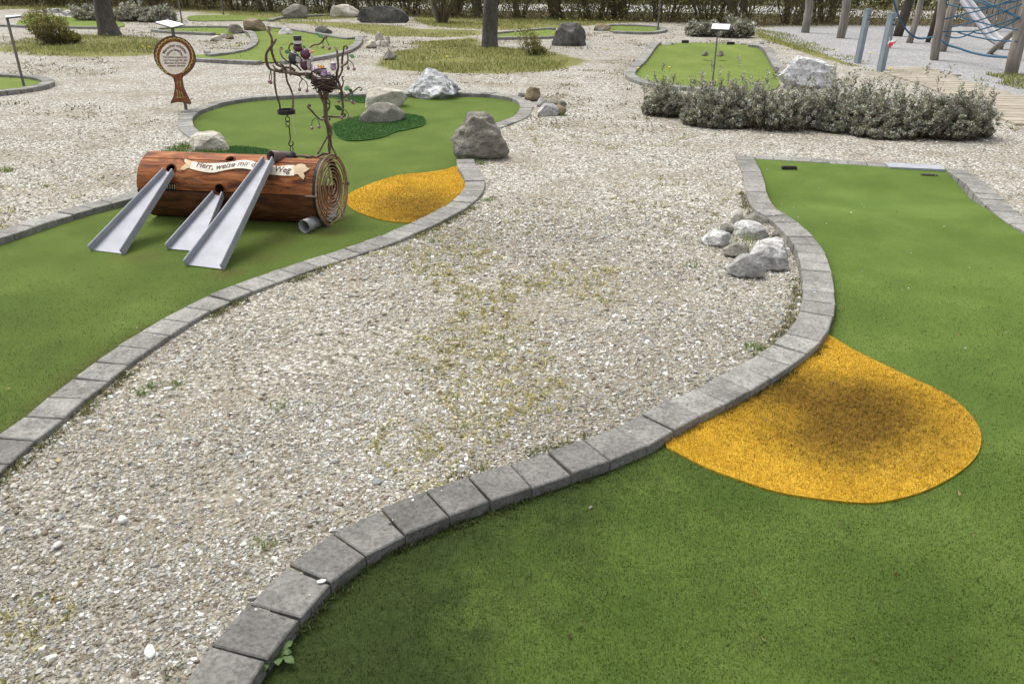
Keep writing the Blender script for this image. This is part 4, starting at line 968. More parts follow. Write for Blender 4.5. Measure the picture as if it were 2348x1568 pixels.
bl = Lw((805, 1150)); mb = MB(); prof = [(.006, .022), (.014, .018), (.022, .006), (.028, -.006), (.030, -.012), (.024, -.013)]
V = [bl + [r_ * math.cos(a), r_ * math.sin(a), z_] for r_, z_ in prof for a in np.linspace(0, 2 * np.pi, 18, endpoint=False)]
mb.add(V, [(i * 18 + k, (i + 1) * 18 + k, (i + 1) * 18 + (k + 1) % 18, i * 18 + (k + 1) % 18) for i in range(5) for k in range(18)] + [tuple(range(18))]); mb.build('bell', MBLACK, TREE, True)
tp = MB(); tp.tube(catmull([Lw((800, 430)), Lw((800, 520)), Lw((825, 640)), Lw((848, 770))], .02), .0016, 4); tp.build('cable_tie', m_plain('pale_plastic', (.6, .62, .5), .4), TREE)
for f, p in [(U, (1283, 360)), (U, (1395, 385)), (U, (1720, 725)), (U, (1822, 740)), (U, (365, 955)), (U, (390, 972)), (U, (885, 1095)), (U, (1010, 1115)), (U, (1560, 1290)), (U, (1690, 1268)), (U, (1785, 1300)), (U, (1810, 1322)),
             (Lw, (1150, 665)), (Lw, (1280, 645)), (Lw, (1690, 482)), (Lw, (1812, 465))]:
    mb = MB(); mb.ball(f(p, rng.uniform(-.02, .02)), .0115, n=12, m=8); mb.build('cherry', MCH, TREE, True)
for f, q in [(U, [(1310, 200), (1365, 280), (1393, 370)]), (U, [(1310, 200), (1290, 260), (1283, 345)]), (U, [(1720, 580), (1712, 640), (1720, 715)]), (U, [(1725, 580), (1790, 640), (1822, 728)]), (U, [(385, 765), (372, 850), (362, 945)]), (U, [(392, 765), (405, 880), (392, 960)]),
             (U, [(935, 912), (885, 990), (882, 1085)]), (U, [(930, 900), (1000, 970), (1026, 1040), (1010, 1105)]), (U, [(1600, 1120), (1558, 1180), (1556, 1280)]), (U, [(1640, 1120), (1680, 1190), (1690, 1255)]), (U, [(1785, 1150), (1780, 1220), (1785, 1290)]), (U, [(1795, 1150), (1805, 1240), (1810, 1312)]),
             (Lw, [(1215, 480), (1155, 530), (1147, 655)]), (Lw, [(1235, 480), (1273, 550), (1280, 635)]), (Lw, [(1745, 330), (1790, 390), (1812, 455)])]:
    wire(f, q, .0036, 'cherry_stem', .01, MGREEN, False, 5)
def leaf(f, a, b, wd, mat):
    A, B = f(a, -.01), f(b, .02); ax = (B - A) / np.linalg.norm(B - A); sd_ = np.cross(ax, [0.1, -1, .3]); sd_ /= np.linalg.norm(sd_); nn = np.cross(ax, sd_); L = np.linalg.norm(B - A)
    n = 9; V = []
    for i in range(n):
        t = i / (n - 1); h = wd * L * math.sin(math.pi * min(max(t, .02), .98)) ** .8 * .5; c = A + ax * L * t - nn * .06 * L * math.sin(math.pi * t)
        V += [c - sd_ * h + nn * .03 * L, c, c + sd_ * h + nn * .03 * L]
    V = V + [v + nn * .0015 for v in V]; m = n * 3
    F = [(i * 3 + j, i * 3 + j + 1, i * 3 + j + 4, i * 3 + j + 3) for i in range(n - 1) for j in range(2)]
    F += [tuple(q + m for q in f_[::-1]) for f_ in F]
    obj('leaf', V, F, mat, TREE, True)
for q in [(U, (1160, 120), (1295, 212), .34, ML2), (U, (712, 455), (622, 435), .55, ML1), (U, (1745, 500), (1830, 545), .6, ML2), (U, (985, 885), (1110, 890), .55, ML2), (U, (1650, 1100), (1745, 1040), .6, ML2), (U, (1730, 1085), (1790, 1135), .6, ML1), (Lw, (1560, 262), (1700, 345), .5, ML1), (U, (930, 345), (1000, 385), .4, ML2)]: leaf(*q)
# nest of twisted rods
nc = U((1300, 905)); nr = .083
MNEST = m_plain('purple_brown_wire', (.055, .028, .03), .5, .3, .5, .6, 60)
nestb = MB()
for i in range(16):
    a = np.linspace(0, 2 * np.pi, 17) + rng.uniform(0, 6); dz = rng.uniform(-.075, .012); rad = nr * math.sqrt(max(.12, 1 - (min(dz, 0) / .085) ** 2)) * rng.uniform(.88, 1.08)
    tx_, ty_ = rng.normal(0, .22, 2)
    m_ = rng.integers(8, 17)
    pts = [nc + [rad * math.cos(t), rad * math.sin(t) * .9, dz + rad * (tx_ * math.cos(t) + ty_ * math.sin(t))] for t in a[:m_]]
    mb = MB(); mb.tube(pts, rng.uniform(.0035, .0055), 5); mb.build('nest_wire', MNEST if i % 3 else MRUST, TREE, True)
for i in range(16):
    a = rng.uniform(0, 6.28); b = a + rng.uniform(.6, 1.8)
    p0_, p1_ = nc + [nr * math.cos(a), nr * math.sin(a) * .9, rng.uniform(-.03, .02)], nc + [nr * .9 * math.cos(b), nr * .8 * math.sin(b), rng.uniform(-.08, .02)]
    mid_ = (p0_ + p1_) / 2 + rng.normal(0, .02, 3); mb = MB(); mb.tube(catmull([p0_, mid_, p1_], .02), rng.uniform(.003, .005), 5); mb.build('nest_wire', MNEST, TREE, True)
mb = MB(); V = [nc + [nr * .86 * math.sin(t) * math.cos(a), nr * .8 * math.sin(t) * math.sin(a), -nr * .95 * math.cos(t)] for t in np.linspace(.05, 1.45, 7) for a in np.linspace(0, 2 * np.pi, 20, endpoint=False)]
mb.add(V, [(i * 20 + k, i * 20 + (k + 1) % 20, (i + 1) * 20 + (k + 1) % 20, (i + 1) * 20 + k) for i in range(6) for k in range(20)]); mb.build('nest_bowl', MNEST, TREE)

# figurines
MPUR = m_plain('dark_purple_enamel', (.10, .024, .055), .3, .1, .6, .4, 30); MWH = m_plain('white_enamel', (.62, .58, .59), .4, 0, .5, .1); MORG = m_plain('orange_beak', (.75, .33, .05), .4)
MGRY = m_plain('charcoal_enamel', (.035, .035, .042), .35, 0, .5, .3); MLIL = m_plain('lilac_foil', (.52, .38, .56), .3, .4, .6, .6, 90); MSTRIPE = m_plain('red_brown_feather', (.12, .025, .025), .4, 0, .5, .4)
S1 = .13363 / ppm(U((900, 600)))        # metres per crop pixel
def egg(name, f, p, rx, rz, mat, root, dy=0.0, dep=1.0):
    mb = MB(); mb.ball(f(p, dy), rx * S1, rx * S1 * dep, rz * S1, 16, 10); return mb.build(name, mat, root, True)
gB = thing('bird_figurine', U((780, 640)), 'metal bird figurine in black top hat perched on the iron tree', 'figurine', 'metal bird figurines on the iron tree')
egg('body', U, (785, 545), 95, 105, MGRY, gB); egg('head', U, (852, 375), 78, 72, MPUR, gB)
hb = U((857, 310)); mb = MB(); mb.pipe(hb - [0, 0, .003], (0, 0, 1), 78 * S1, 20 * S1, .004, 22); hat = mb.build('hat_brim', MGRY, gB)
mb = MB(); mb.tube([hb + [0, 0, .001], hb + [0, 0, 130 * S1]], [66 * S1, 70 * S1], 22); mb.build('top_hat', MGRY, gB)
mb = MB(); mb.pipe(hb + [0, 0, .002], (0, 0, 1), 72 * S1, 60 * S1, 48 * S1, 22); mb.build('hat_band', MWH, gB)
mb = MB(); mb.ring(U((800, 462)), 58 * S1, 10 * S1, np.array([1, 0, -.35]), np.array([0, 1.0, 0]), 20, 6); mb.build('collar', MWH, gB, True)
def wing(root, f, c, rx, rz, dy, n=7):
    w_ = egg('wing', f, c, rx, rz, MSTRIPE, root, dy, .35)
    for i in range(n):
        t = (i - (n - 1) / 2) / n * 1.6; mb = MB()
        a, b = f((c[0] - rx * .75, c[1] + t * rz - 12), dy - rx * S1 * .3), f((c[0] + rx * .75, c[1] + t * rz + 14), dy - rx * S1 * .3)
        h = math.sqrt(max(.1, 1 - t * t)); m_ = (a + b) / 2
        mb.tube([m_ + (a - m_) * h, m_ + [0, -.003, 0], m_ + (b - m_) * h], 6.5 * S1, 5); mb.build('feather_stripe', MWH, w_, True)
wing(gB, U, (860, 575), 62, 62, -.02)
for q in ([(840, 640), (850, 700), (870, 740)], [(890, 640), (900, 690), (915, 720)]):
    mb = MB(); mb.tube([U(p, -.01) for p in q], 9 * S1, 6); mb.build('leg', MWH, gB, True)
gW = thing('bird_figurine', U((980, 760)), 'metal bird figurine with white veil perched beside the top-hatted one', 'figurine', 'metal bird figurines on the iron tree')
egg('head', U, (985, 480), 88, 90, MPUR, gW, -.01); egg('body', U, (975, 680), 72, 85, MPUR, gW, -.005); egg('chest', U, (965, 610), 50, 50, MWH, gW, -.002)
mb = MB(); c = U((975, 440), .0); mb.ball(c, 70 * S1, 70 * S1, 55 * S1, 14, 8); mb.build('veil', m_plain('silvery_veil', (.45, .43, .47), .35, .3, .6, .3, 40), gW, True)
for q in ([(1050, 385), (1062, 430), (1068, 465)], [(1075, 480), (1100, 530), (1085, 600)], [(1090, 650), (1092, 720), (1088, 780)]):
    mb = MB(); mb.tube(catmull([U(p, -.02) for p in q], .01), 19 * S1, 8); mb.build('ribbon', MWH, gW, True)
bk = MB(); bk.tube([U((1068, 445), -.01), U((1150, 432), -.02)], [30 * S1, 3 * S1], 8); bk.build('beak', MORG, gW)
wing(gW, U, (1042, 660), 42, 100, -.03, 9)
for q in ([(975, 760), (990, 810), (985, 870), (960, 885)],):
    mb = MB(); mb.tube(catmull([U(p, -.02) for p in q], .01), 8 * S1, 6); mb.build('leg', MWH, gW, True)
gC = thing('chick_figurine', U((1260, 800)), 'lilac foil chick with open orange beak sitting in the wire nest', 'figurine', 'chicks in the wire nest')
for p, r_ in (((1235, 765), 66), ((1305, 780), 58), ((1180, 745), 50), ((1290, 840), 62), ((1375, 820), 50)): egg('foil_ball', U, p, r_, r_ * .9, MLIL, gC, rng.uniform(-.04, .01))
for a, b in (((1215, 715), (1205, 660)), ((1250, 720), (1255, 665)), ((1285, 720), (1300, 668))):
    mb = MB(); mb.tube([U(a, -.03), U(b, -.03)], [24 * S1, 6 * S1], 6); mb.build('beak', MORG, gC)
gD = thing('chick_figurine', U((1460, 760)), 'pale lilac foil chick with white cap at the nest rim', 'figurine', 'chicks in the wire nest')
egg('body', U, (1462, 700), 55, 66, MLIL, gD); egg('cap', U, (1465, 640), 48, 24, MWH, gD); mb = MB(); mb.ring(U((1465, 652)), 52 * S1, 6 * S1, np.array([1.0, 0, 0]), np.array([0, 1.0, 0]), 18, 5); mb.build('cap_band', MGRY, gD, True)
# ------------------------------------------------------------------ signs and poles
MSTEEL = m_plain('grey_steel_post', (.16, .15, .145), .5, .4, .5, .2, 30); MPANEL = m_plain('white_sign_sheet', (.80, .81, .84), .35, 0, .5, .04, 5); MFRAME = m_plain('dark_sign_frame', (.05, .045, .06), .5)
def m_wood(name, dark, mid, light, along=2):
    m = Mat(name, .85, .2).shift(); sc = [26, 26, 26]; sc[along] = 1.6
    a = m.noise(1.0, 6, .65, src=m.map(tuple(sc))); b = m.noise(3.5, 4, .6)
    t = m.ramp(a, [(.28, dark), (.5, mid), (.72, light)]); t = m.mix(.5, t, m.ramp(b, [(.3, .6), (.6, 1.15)]), 'MULTIPLY'); m.col(t); m.bump(a, .4, .01); return m.m
MWOOD = m_wood('weathered_timber', (.13, .11, .095), (.24, .215, .19), (.36, .335, .30)); MWOODD = m_wood('dark_timber', (.03, .025, .02), (.06, .05, .04), (.11, .095, .08))
MPLANK = m_wood('path_timber', (.24, .21, .165), (.34, .30, .24), (.43, .39, .325), 0)
def px_post(root, base_px, zb, top_px_y, r, name='post', mat=None, sink=.1):
    g = P(*base_px, zb); k = ppm(g); lo, hi = 0.0, 4.0
    for _ in range(30):
        m_ = (lo + hi) / 2
        if proj(g + [0, 0, m_])[0][1] > top_px_y: lo = m_
        else: hi = m_
    mb = MB(); mb.tube([g - [0, 0, sink], g + [0, 0, lo]], r, 10); o = mb.build(name, mat or MSTEEL, root); return g, lo
def plate(root, quad, th, name, mat):
    q = np.array(quad); n = np.cross(q[1] - q[0], q[3] - q[0]); n /= np.linalg.norm(n)
    if n[2] < 0: n = -n
    mb = MB(); q = q if np.cross(q[1] - q[0], q[2] - q[0]) @ n > 0 else q[::-1]
    mb.hexa(list(q - n * th), list(q)); return mb.build(name, mat, root)
def lectern(label, base, ytop, quad_px, r, dy):
    """sign pole with a sloping score panel: quad_px are its corners near-left, near-right, far-right, far-left"""
    g0 = P(*base, -.02); root = thing('sign', g0, label, 'sign', 'sign poles with sloping panels')
    g, h = px_post(root, base, -.02, ytop, r)
    q = [onY(*p, g[1] + d) for p, d in zip(quad_px, dy)]
    pl = plate(root, q, .008, 'panel', MPANEL)
    c = np.mean(q, 0); q2 = [c + (p - c) * 1.07 - np.array([0, 0, .016]) for p in q]; plate(root, q2, .008, 'panel_frame', MFRAME)
    return root, g
s1, g1 = lectern('slim grey sign pole with a white panel standing behind the lavender shrubs', (1633, 199), 68, [(1631, 66), (1671.5, 68), (1675, 56), (1634, 54.5)], .011, (-.06, -.06, .07, .07))
s2, g2 = lectern('leaning dark sign pole with a thin white panel at the left picture edge', (56, 201), 40, [(13, 40), (46, 36.5), (47, 34.5), (12, 37)], .018, (-.1, -.02, .06, .04))
# fish-shaped sign with the score panel on the same post
g0 = P(427, 253, -.02); FS = thing('fish_sign', g0, 'fish-shaped brown sign with cream text panel and score plate on one post', 'sign')
px_post(FS, (427, 253), -.02, 62, .02, mat=MSTEEL)
plate(FS, [onY(394, 62.5, g0[1] - .16), onY(423, 56, g0[1] - .02), onY(385, 45.9, g0[1] + .14), onY(355.7, 51, g0[1] - .0)], .008, 'score_plate', MPANEL)
plate(FS, [onY(394, 65, g0[1] - .17), onY(425, 57.5, g0[1] - .02), onY(385, 46.2, g0[1] + .15), onY(353.7, 52.6, g0[1] - .0)], .006, 'score_plate_frame', MFRAME)
FY = g0[1] - .045
fs = lambda p, d=0.0: onY(329.3 + .12598 * p[0], 71.8 + .12598 * p[1], FY) - np.array([0, d, 0])
MFISH = Mat('fish_board', .6, .3); _a = MFISH.noise(9, 6, .7, src=MFISH.map((3, 1, .7))); MFISH.col(MFISH.ramp(_a, [(.3, (.10, .034, .018)), (.5, (.23, .075, .032)), (.64, (.29, .13, .055)), (.78, (.38, .25, .11))])); MFISH = MFISH.m
MFEDGE = m_plain('purple_brown_edge', (.10, .06, .06), .6); MLEAFY = m_plain('yellow_green_paint', (.62, .54, .17), .5, 0, .4, .4, 30); MPINK = m_plain('cream_pink_panel', (.86, .77, .68), .5, 0, .3, .06, 8)
out = catmull([(540, 95), (700, 125), (820, 200), (900, 310), (948, 440), (950, 560), (910, 660), (830, 750), (730, 825), (708, 900), (730, 1000), (780, 1120), (870, 1310), (780, 1297), (690, 1282), (600, 1285), (510, 1300), (550, 1220), (580, 1100), (592, 980), (570, 880), (530, 820), (430, 770), (320, 680), (240, 560), (208, 430), (220, 320), (280, 220), (370, 140), (450, 105)], 22, True)
def board(name, poly, d0, d1, mat, root, gap=90):
    V, T = cdt(poly, gap); n = len(V); nb = len(poly)
    A = [fs(p, d1) for p in V] + [fs(p, d0) for p in V]
    F = [tuple(t[::-1]) for t in T] + [tuple(t + n) for t in T] + [(i, (i + 1) % nb, (i + 1) % nb + n, i + n) for i in range(nb)]
    return obj(name, A, F, mat, root)
fb = board('board', out, 0, .025, MFISH, FS)
mb = MB(); mb.tube([fs(p, .026) for p in list(out) + [out[0]]], .0052, 6, False); mb.build('board_rim', MFEDGE, fb, True)
el = [(583 + 272 * math.cos(a), 470 + 278 * math.sin(a) + (35 * max(0, math.sin(a)) ** 3)) for a in np.linspace(0, 2 * np.pi, 40, endpoint=False)]
tpn = board('text_panel', el, .026, .031, MPINK, FS)
for i in range(26):
    a = 2 * math.pi * (i + .5) / 26
    if 1.28 < a < 1.88: continue
    c = np.array([580 + 325 * math.cos(a), 452 + 318 * math.sin(a)]); t = np.array([-math.sin(a), math.cos(a)]); n_ = np.array([math.cos(a), math.sin(a)])
    pts = [c - t * 38 - n_ * 14, c - t * 12 + n_ * 10, c + t * 16 + n_ * 8, c + t * 36 - n_ * 14]
    mb = MB(); mb.tube([fs(p, .030) for p in catmull(pts, 12)], np.r_[np.linspace(.0025, .0066, len(catmull(pts, 12)) // 2), np.linspace(.0066, .0025, len(catmull(pts, 12)) - len(catmull(pts, 12)) // 2)], 5); mb.build('rim_leaf', MLEAFY, fb, True)
for x0_, y0_, x1_, y1_ in ((620, 1060, 630, 1190), (668, 1080, 680, 1190), (700, 1100, 735, 1190), (640, 900, 625, 960), (680, 900, 690, 1000), (600, 1200, 780, 1200)):
    mb = MB(); mb.tube([fs((x0_, y0_), .027), fs(((x0_ + x1_) / 2 + 6, (y0_ + y1_) / 2), .029), fs((x1_, y1_), .027)], .0035, 5); mb.build('tail_ray', MLEAFY, fb, True)
def put_text(txt, f2, size, root, mat, fit=None, arc=None, lift=.0325, align=None):
    V, F = text_geo(txt, 1.0, .0, .024); x0 = V[:, 0].min(); V = V - [x0, 0]; wd = V[:, 0].max()
    if fit: k = (fit[1] - fit[0]) / wd
    else: k = size
    W_ = []
    for x, y in V:
        if arc:
            cx_, cy_, r_, a0, a1 = arc; a = a0 + (a1 - a0) * x / wd; rr_ = r_ + y * size
            W_.append(f2((cx_ + rr_ * math.sin(a), cy_ - rr_ * math.cos(a)), lift))
        else: W_.append(f2((fit[0] + x * k, fit[2] - y * size), lift))
    obj('lettering', W_, F, mat, root)
put_text('Menschen schützen', fs, 78, tpn, MINK, arc=(588, 470, 190, R(-72), R(72)))
put_text('Werte bewahren', fs, 74, tpn, MINK, arc=(588, 470, 112, R(-80), R(80)))
put_text('Versicherungsschutz', fs, 50, tpn, MINK, fit=(372, 812, 486))
put_text('und Vorsorge für alle', fs, 50, tpn, MINK, fit=(382, 812, 540))
put_text('Menschen im kirchlich-', fs, 50, tpn, MINK, fit=(400, 800, 592))
put_text('sozialen Bereich', fs, 50, tpn, MINK, fit=(455, 775, 642))
mb = MB(); mb.ring(fs((522, 692), .032), .0027, .0012, np.array([1, 0, 0]), np.array([0, 0, 1.0]), 16, 5); mb.build('round_mark', MINK, tpn)
mb = MB()
for a_, b_ in ((-1, 0), (-.5, .7), (0, 1), (.5, .7), (1, 0)): mb.tube([fs((575 + a_ * 12, 425), .0322), fs((575 + a_ * 46, 425 - b_ * 40 - 8), .0322)], .0014, 4)
mb.build('sun_mark', m_plain('faint_grey_print', (.5, .48, .45), .6), tpn)
for b_, yt, l in (((418, 55), -60, 'thin grey flag pole standing left of the far lane'), ((512.5, 33), -60, 'thin grey flag pole in the lawn right of the other pole'), ((1508.5, 69), -60, 'thin grey flag pole standing in the oval far lane')):
    g = P(*b_, 0); rt = thing('flag_pole', g, l, 'pole', 'thin flag poles'); px_post(rt, b_, 0, yt, .022); mb = MB(); mb.pipe(g, (0, 0, 1), .05, .02, .02, 12); mb.build('ground_socket', MSTEEL, rt)
# cup blocks and metal strip of the right lane, blocks on the humped lane
MCUP = m_plain('brown_block', (.035, .026, .022), .8)
def ybox(label, px, z, sx, sy, sz, ang, name='ball_stop', mat=MCUP, group='small dark ball stops on the lanes'):
    g = P(*px, z); mb = MB(); a = R(ang); mb.box(g + [0, 0, sz / 2 - .003], sx, sy, sz, (math.cos(a), math.sin(a), 0), (-math.sin(a), math.cos(a), 0)); b = sz * .3
    mb.box(g + [0, 0, sz * 1.0], sx * .86, sy * .8, sz * .12, (math.cos(a), math.sin(a), 0), (-math.sin(a), math.cos(a), 0))
    return tag(mb.build(name, mat, None, base=g), label, 'ball stop', group)
ybox('dark brown ball stop at the far left of the right lane', (1809, 389), zlane(0, P(1809, 389)[1]) + .0, .125, .035, .028, -3)
ybox('dark brown ball stop near the metal strip of the right lane', (2129, 408), zlane(0, P(2129, 408)[1]) + .0, .135, .035, .028, -8)
ybox('dark ball stop at the far left of the humped lane', (1571, 99), TZ + .08, .14, .08, .05, 0); ybox('dark ball stop at the far right of the humped lane', (1675, 103), TZ + .08, .15, .08, .05, 0)
a_, b_, c_, d_ = P(2039.8, 383, .004), P(2167.2, 388.8, .004), P(2157.5, 378.5, .012), P(2028.4, 372.8, .012)
mb = MB(); mb.hexa([a_ - [0, 0, .06], b_ - [0, 0, .06], c_ - [0, 0, .06], d_ - [0, 0, .06]], [a_, b_, c_, d_])
st = mb.build('metal_strip', MGALV, None, base=(a_ + c_) / 2); tag(st, 'flat galvanised metal strip closing the end of the right lane', 'metal strip')

# ------------------------------------------------------------------ plants
def shoots(n, cx, cy, rx, ry, h, L, wd, nl, pal_top, pal_low, lean=.5, lowt=.35, bottom_bare=.25, stemcol=(.075, .055, .038), r=None, lumps=5, spike=0.0, tipf=.4, hmin=.78):
    """bushy plant: stems plus leaf blades, densest and palest toward the shoot tips"""
    r = r or np.random.default_rng(int(abs(cx * 1000 + cy * 77)) % 99999)
    a = r.uniform(0, 2 * np.pi, n); q = np.sqrt(r.uniform(0, 1, n)); bx = cx + rx * q * np.cos(a); by = cy + ry * q * np.sin(a)
    la = r.uniform(0, 6.28, lumps); lq = np.sqrt(r.uniform(.05, .8, lumps)); lx, ly, lh = cx + rx * lq * np.cos(la), cy + ry * lq * np.sin(la), r.uniform(.75, 1.15, lumps)
    hh = np.max([lh[i] * np.exp(-(((bx - lx[i]) / (rx * .46)) ** 2 + ((by - ly[i]) / (ry * .46)) ** 2)) for i in range(lumps)], 0)
    hh = h * np.clip(.24 + .86 * hh, 0, 1.12) * r.uniform(hmin, 1.12, n) * np.sqrt(np.clip(1.12 - q ** 2, .1, 1)) * (1 + spike * np.clip(r.normal(0, 1, n), -1, 2.5))
    ox, oy = (bx - cx) / rx, (by - cy) / ry
    dirx = ox * lean + r.normal(0, .16, n); diry = oy * lean + r.normal(0, .16, n)
    zb = gz(bx, by); b = np.c_[bx, by, zb]; tip = b + np.c_[dirx * hh, diry * hh, hh]
    # stems: thin triangles
    sd_ = np.c_[np.cos(a + 1.5), np.sin(a + 1.5), 0 * a] * .0035 * max(1, h / .4)
    SV = np.stack([b - sd_, b + sd_, tip], 1).reshape(-1, 3); STt = np.arange(3 * n).reshape(-1, 3); SCc = np.repeat(np.array(stemcol) * r.uniform(.6, 1.6, (n, 1)), 3, 0)
    N = n * nl; k = np.repeat(np.arange(n), nl); t = bottom_bare + (1 - bottom_bare) * np.where(r.random(N) < tipf, r.uniform(.78, 1, N), r.uniform(0, .9, N))
    p = b[k] + (tip - b)[k] * t[:, None] + r.normal(0, .006 * max(1, h / .4), (N, 3))
    az = r.uniform(0, 2 * np.pi, N); el = r.uniform(.15, 1.2, N); ll = L * r.uniform(.6, 1.3, N)
    d = np.c_[np.cos(az) * np.cos(el), np.sin(az) * np.cos(el), np.sin(el)]; s = np.cross(d, r.normal(0, 1, (N, 3))); s /= np.linalg.norm(s, axis=1)[:, None] + 1e-9; s *= (wd * r.uniform(.7, 1.3, N) / 2)[:, None]
    V = np.stack([p, p + d * ll[:, None] * .5 - s, p + d * ll[:, None], p + d * ll[:, None] * .5 + s], 1).reshape(-1, 3); T = np.arange(4 * N).reshape(-1, 4)
    tone = r.uniform(0, 1, n)[k][:, None]; top = np.array(pal_top); lowp = np.array(pal_low)
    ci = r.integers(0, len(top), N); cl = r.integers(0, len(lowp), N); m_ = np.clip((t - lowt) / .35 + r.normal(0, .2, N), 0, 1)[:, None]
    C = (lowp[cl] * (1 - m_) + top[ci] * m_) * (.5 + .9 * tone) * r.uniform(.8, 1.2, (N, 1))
    return (SV, STt, SCc), (V, T, np.repeat(C, 4, 0))
def bush(name, label, cat, group, xc, yb, wpx, h, n, L, wd, nl, top, low, depth=.7, **k):
    g = P(xc, yb, -.02); sc = ppm(g); rx = wpx / sc / 2 * .82; ry = rx * depth; cx, cy = g[0], g[1] + ry * 1.05
    root = thing(name, (cx, cy, gz(cx, cy)), label, cat, group)
    S_, L_ = shoots(n, cx, cy, rx, ry, h, L, wd, nl, top, low, **k)
    obj('stems', S_[0], S_[1], MSTONE, root, cols=S_[2]); obj('foliage', L_[0], L_[1], MLEAF, root, cols=L_[2]); return root
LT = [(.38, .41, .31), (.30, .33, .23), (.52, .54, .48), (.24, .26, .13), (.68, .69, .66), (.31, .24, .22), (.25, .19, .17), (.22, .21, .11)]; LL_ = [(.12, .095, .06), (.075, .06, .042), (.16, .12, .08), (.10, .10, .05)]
for xc, yb, wp, h, l in ((1552, 272, 165, .31, 'grey-green lavender shrub at the left end of the row below the sign pole'), (1668, 298, 215, .40, 'grey-green lavender shrub in front of the humped lane, right of the sign pole foot'), (1808, 304, 235, .44, 'tall lavender shrub directly below the white crumpled boulder'),
                         (1968, 309, 205, .42, 'lavender shrub just right of the gap below the steel posts'), (2075, 324, 230, .43, 'broad lavender shrub in front of the timber path'), (2212, 326, 215, .37, 'low lavender shrub at the right end of the row')):
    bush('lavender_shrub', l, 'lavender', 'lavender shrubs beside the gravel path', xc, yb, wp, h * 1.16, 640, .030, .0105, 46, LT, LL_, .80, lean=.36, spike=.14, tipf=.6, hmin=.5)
for xc, yb, wp, h, l in ((205, 50, 110, .5, 'hazy lavender shrub left of the left tree trunk'), (290, 51, 110, .5, 'lavender shrub right of the left tree trunk'), (352, 53, 100, .42, 'darker lavender shrub behind the score plate'), (1620, 86, 100, .36, 'small far lavender shrub behind the sign panel'), (1690, 89, 100, .42, 'small far lavender shrub left of the playground edge')):
    bush('lavender_shrub', l, 'lavender', 'distant lavender shrubs', xc, yb, wp, h, 300, .075, .024, 20, LT, LL_, .6, lean=.4)
BT = [(.12, .13, .028), (.16, .17, .04), (.09, .10, .022), (.20, .18, .07)]; BL_ = [(.04, .034, .014), (.06, .05, .02)]
bush('broom_bush', 'olive green loose bush in the grass left of the left tree', 'bush', 'low bushes', 120, 103, 100, .85, 240, .08, .018, 20, [(.19, .19, .05), (.24, .23, .07), (.15, .15, .04), (.28, .23, .11)], [(.10, .08, .035), (.15, .12, .05)], .8, lean=.55, lowt=.3)
bush('broom_bush', 'small sparse bush in the grass right of the bare tree trunk', 'bush', 'low bushes', 1226, 128, 60, .5, 90, .07, .016, 12, [(.19, .19, .05), (.24, .23, .07), (.28, .23, .11)], [(.12, .10, .045), (.15, .12, .05)], .8, lean=.55, lowt=.2)
# trees
def m_bark2(name, dark, mid, light):
    m = Mat(name, .92, .2); a = m.noise(5, 7, .7, src=m.map((1, 1, .35))); b = m.voro(24, 'DISTANCE_TO_EDGE', src=m.map((1, 1, .4)))
    t = m.ramp(a, [(.3, dark), (.52, mid), (.72, light)]); t = m.mix(m.math('MULTIPLY', m.ramp(b, [(0, 1.0), (.12, 0.0)]), .5), t, tuple(q * .5 for q in dark))
    t = m.mix(m.math('MULTIPLY', m.ramp(m.noise(11, 3, .6), [(.67, 0.0), (.72, 1.0)]), .7), t, (.42, .42, .38)); m.col(t); m.bump(m.mix(.5, a, b), .7, .03); return m.m
MTRUNK = m_bark2('tree_bark', (.055, .048, .042), (.105, .095, .085), (.17, .155, .14)); MSTEM = m_bark2('hedge_bark', (.06, .048, .03), (.115, .094, .06), (.19, .16, .11))
def limb(path, r0, r1, n=10): 
    c = catmull(path, .15); mb = MB(); mb.tube(c, np.linspace(r0, r1, len(c)), n); return mb
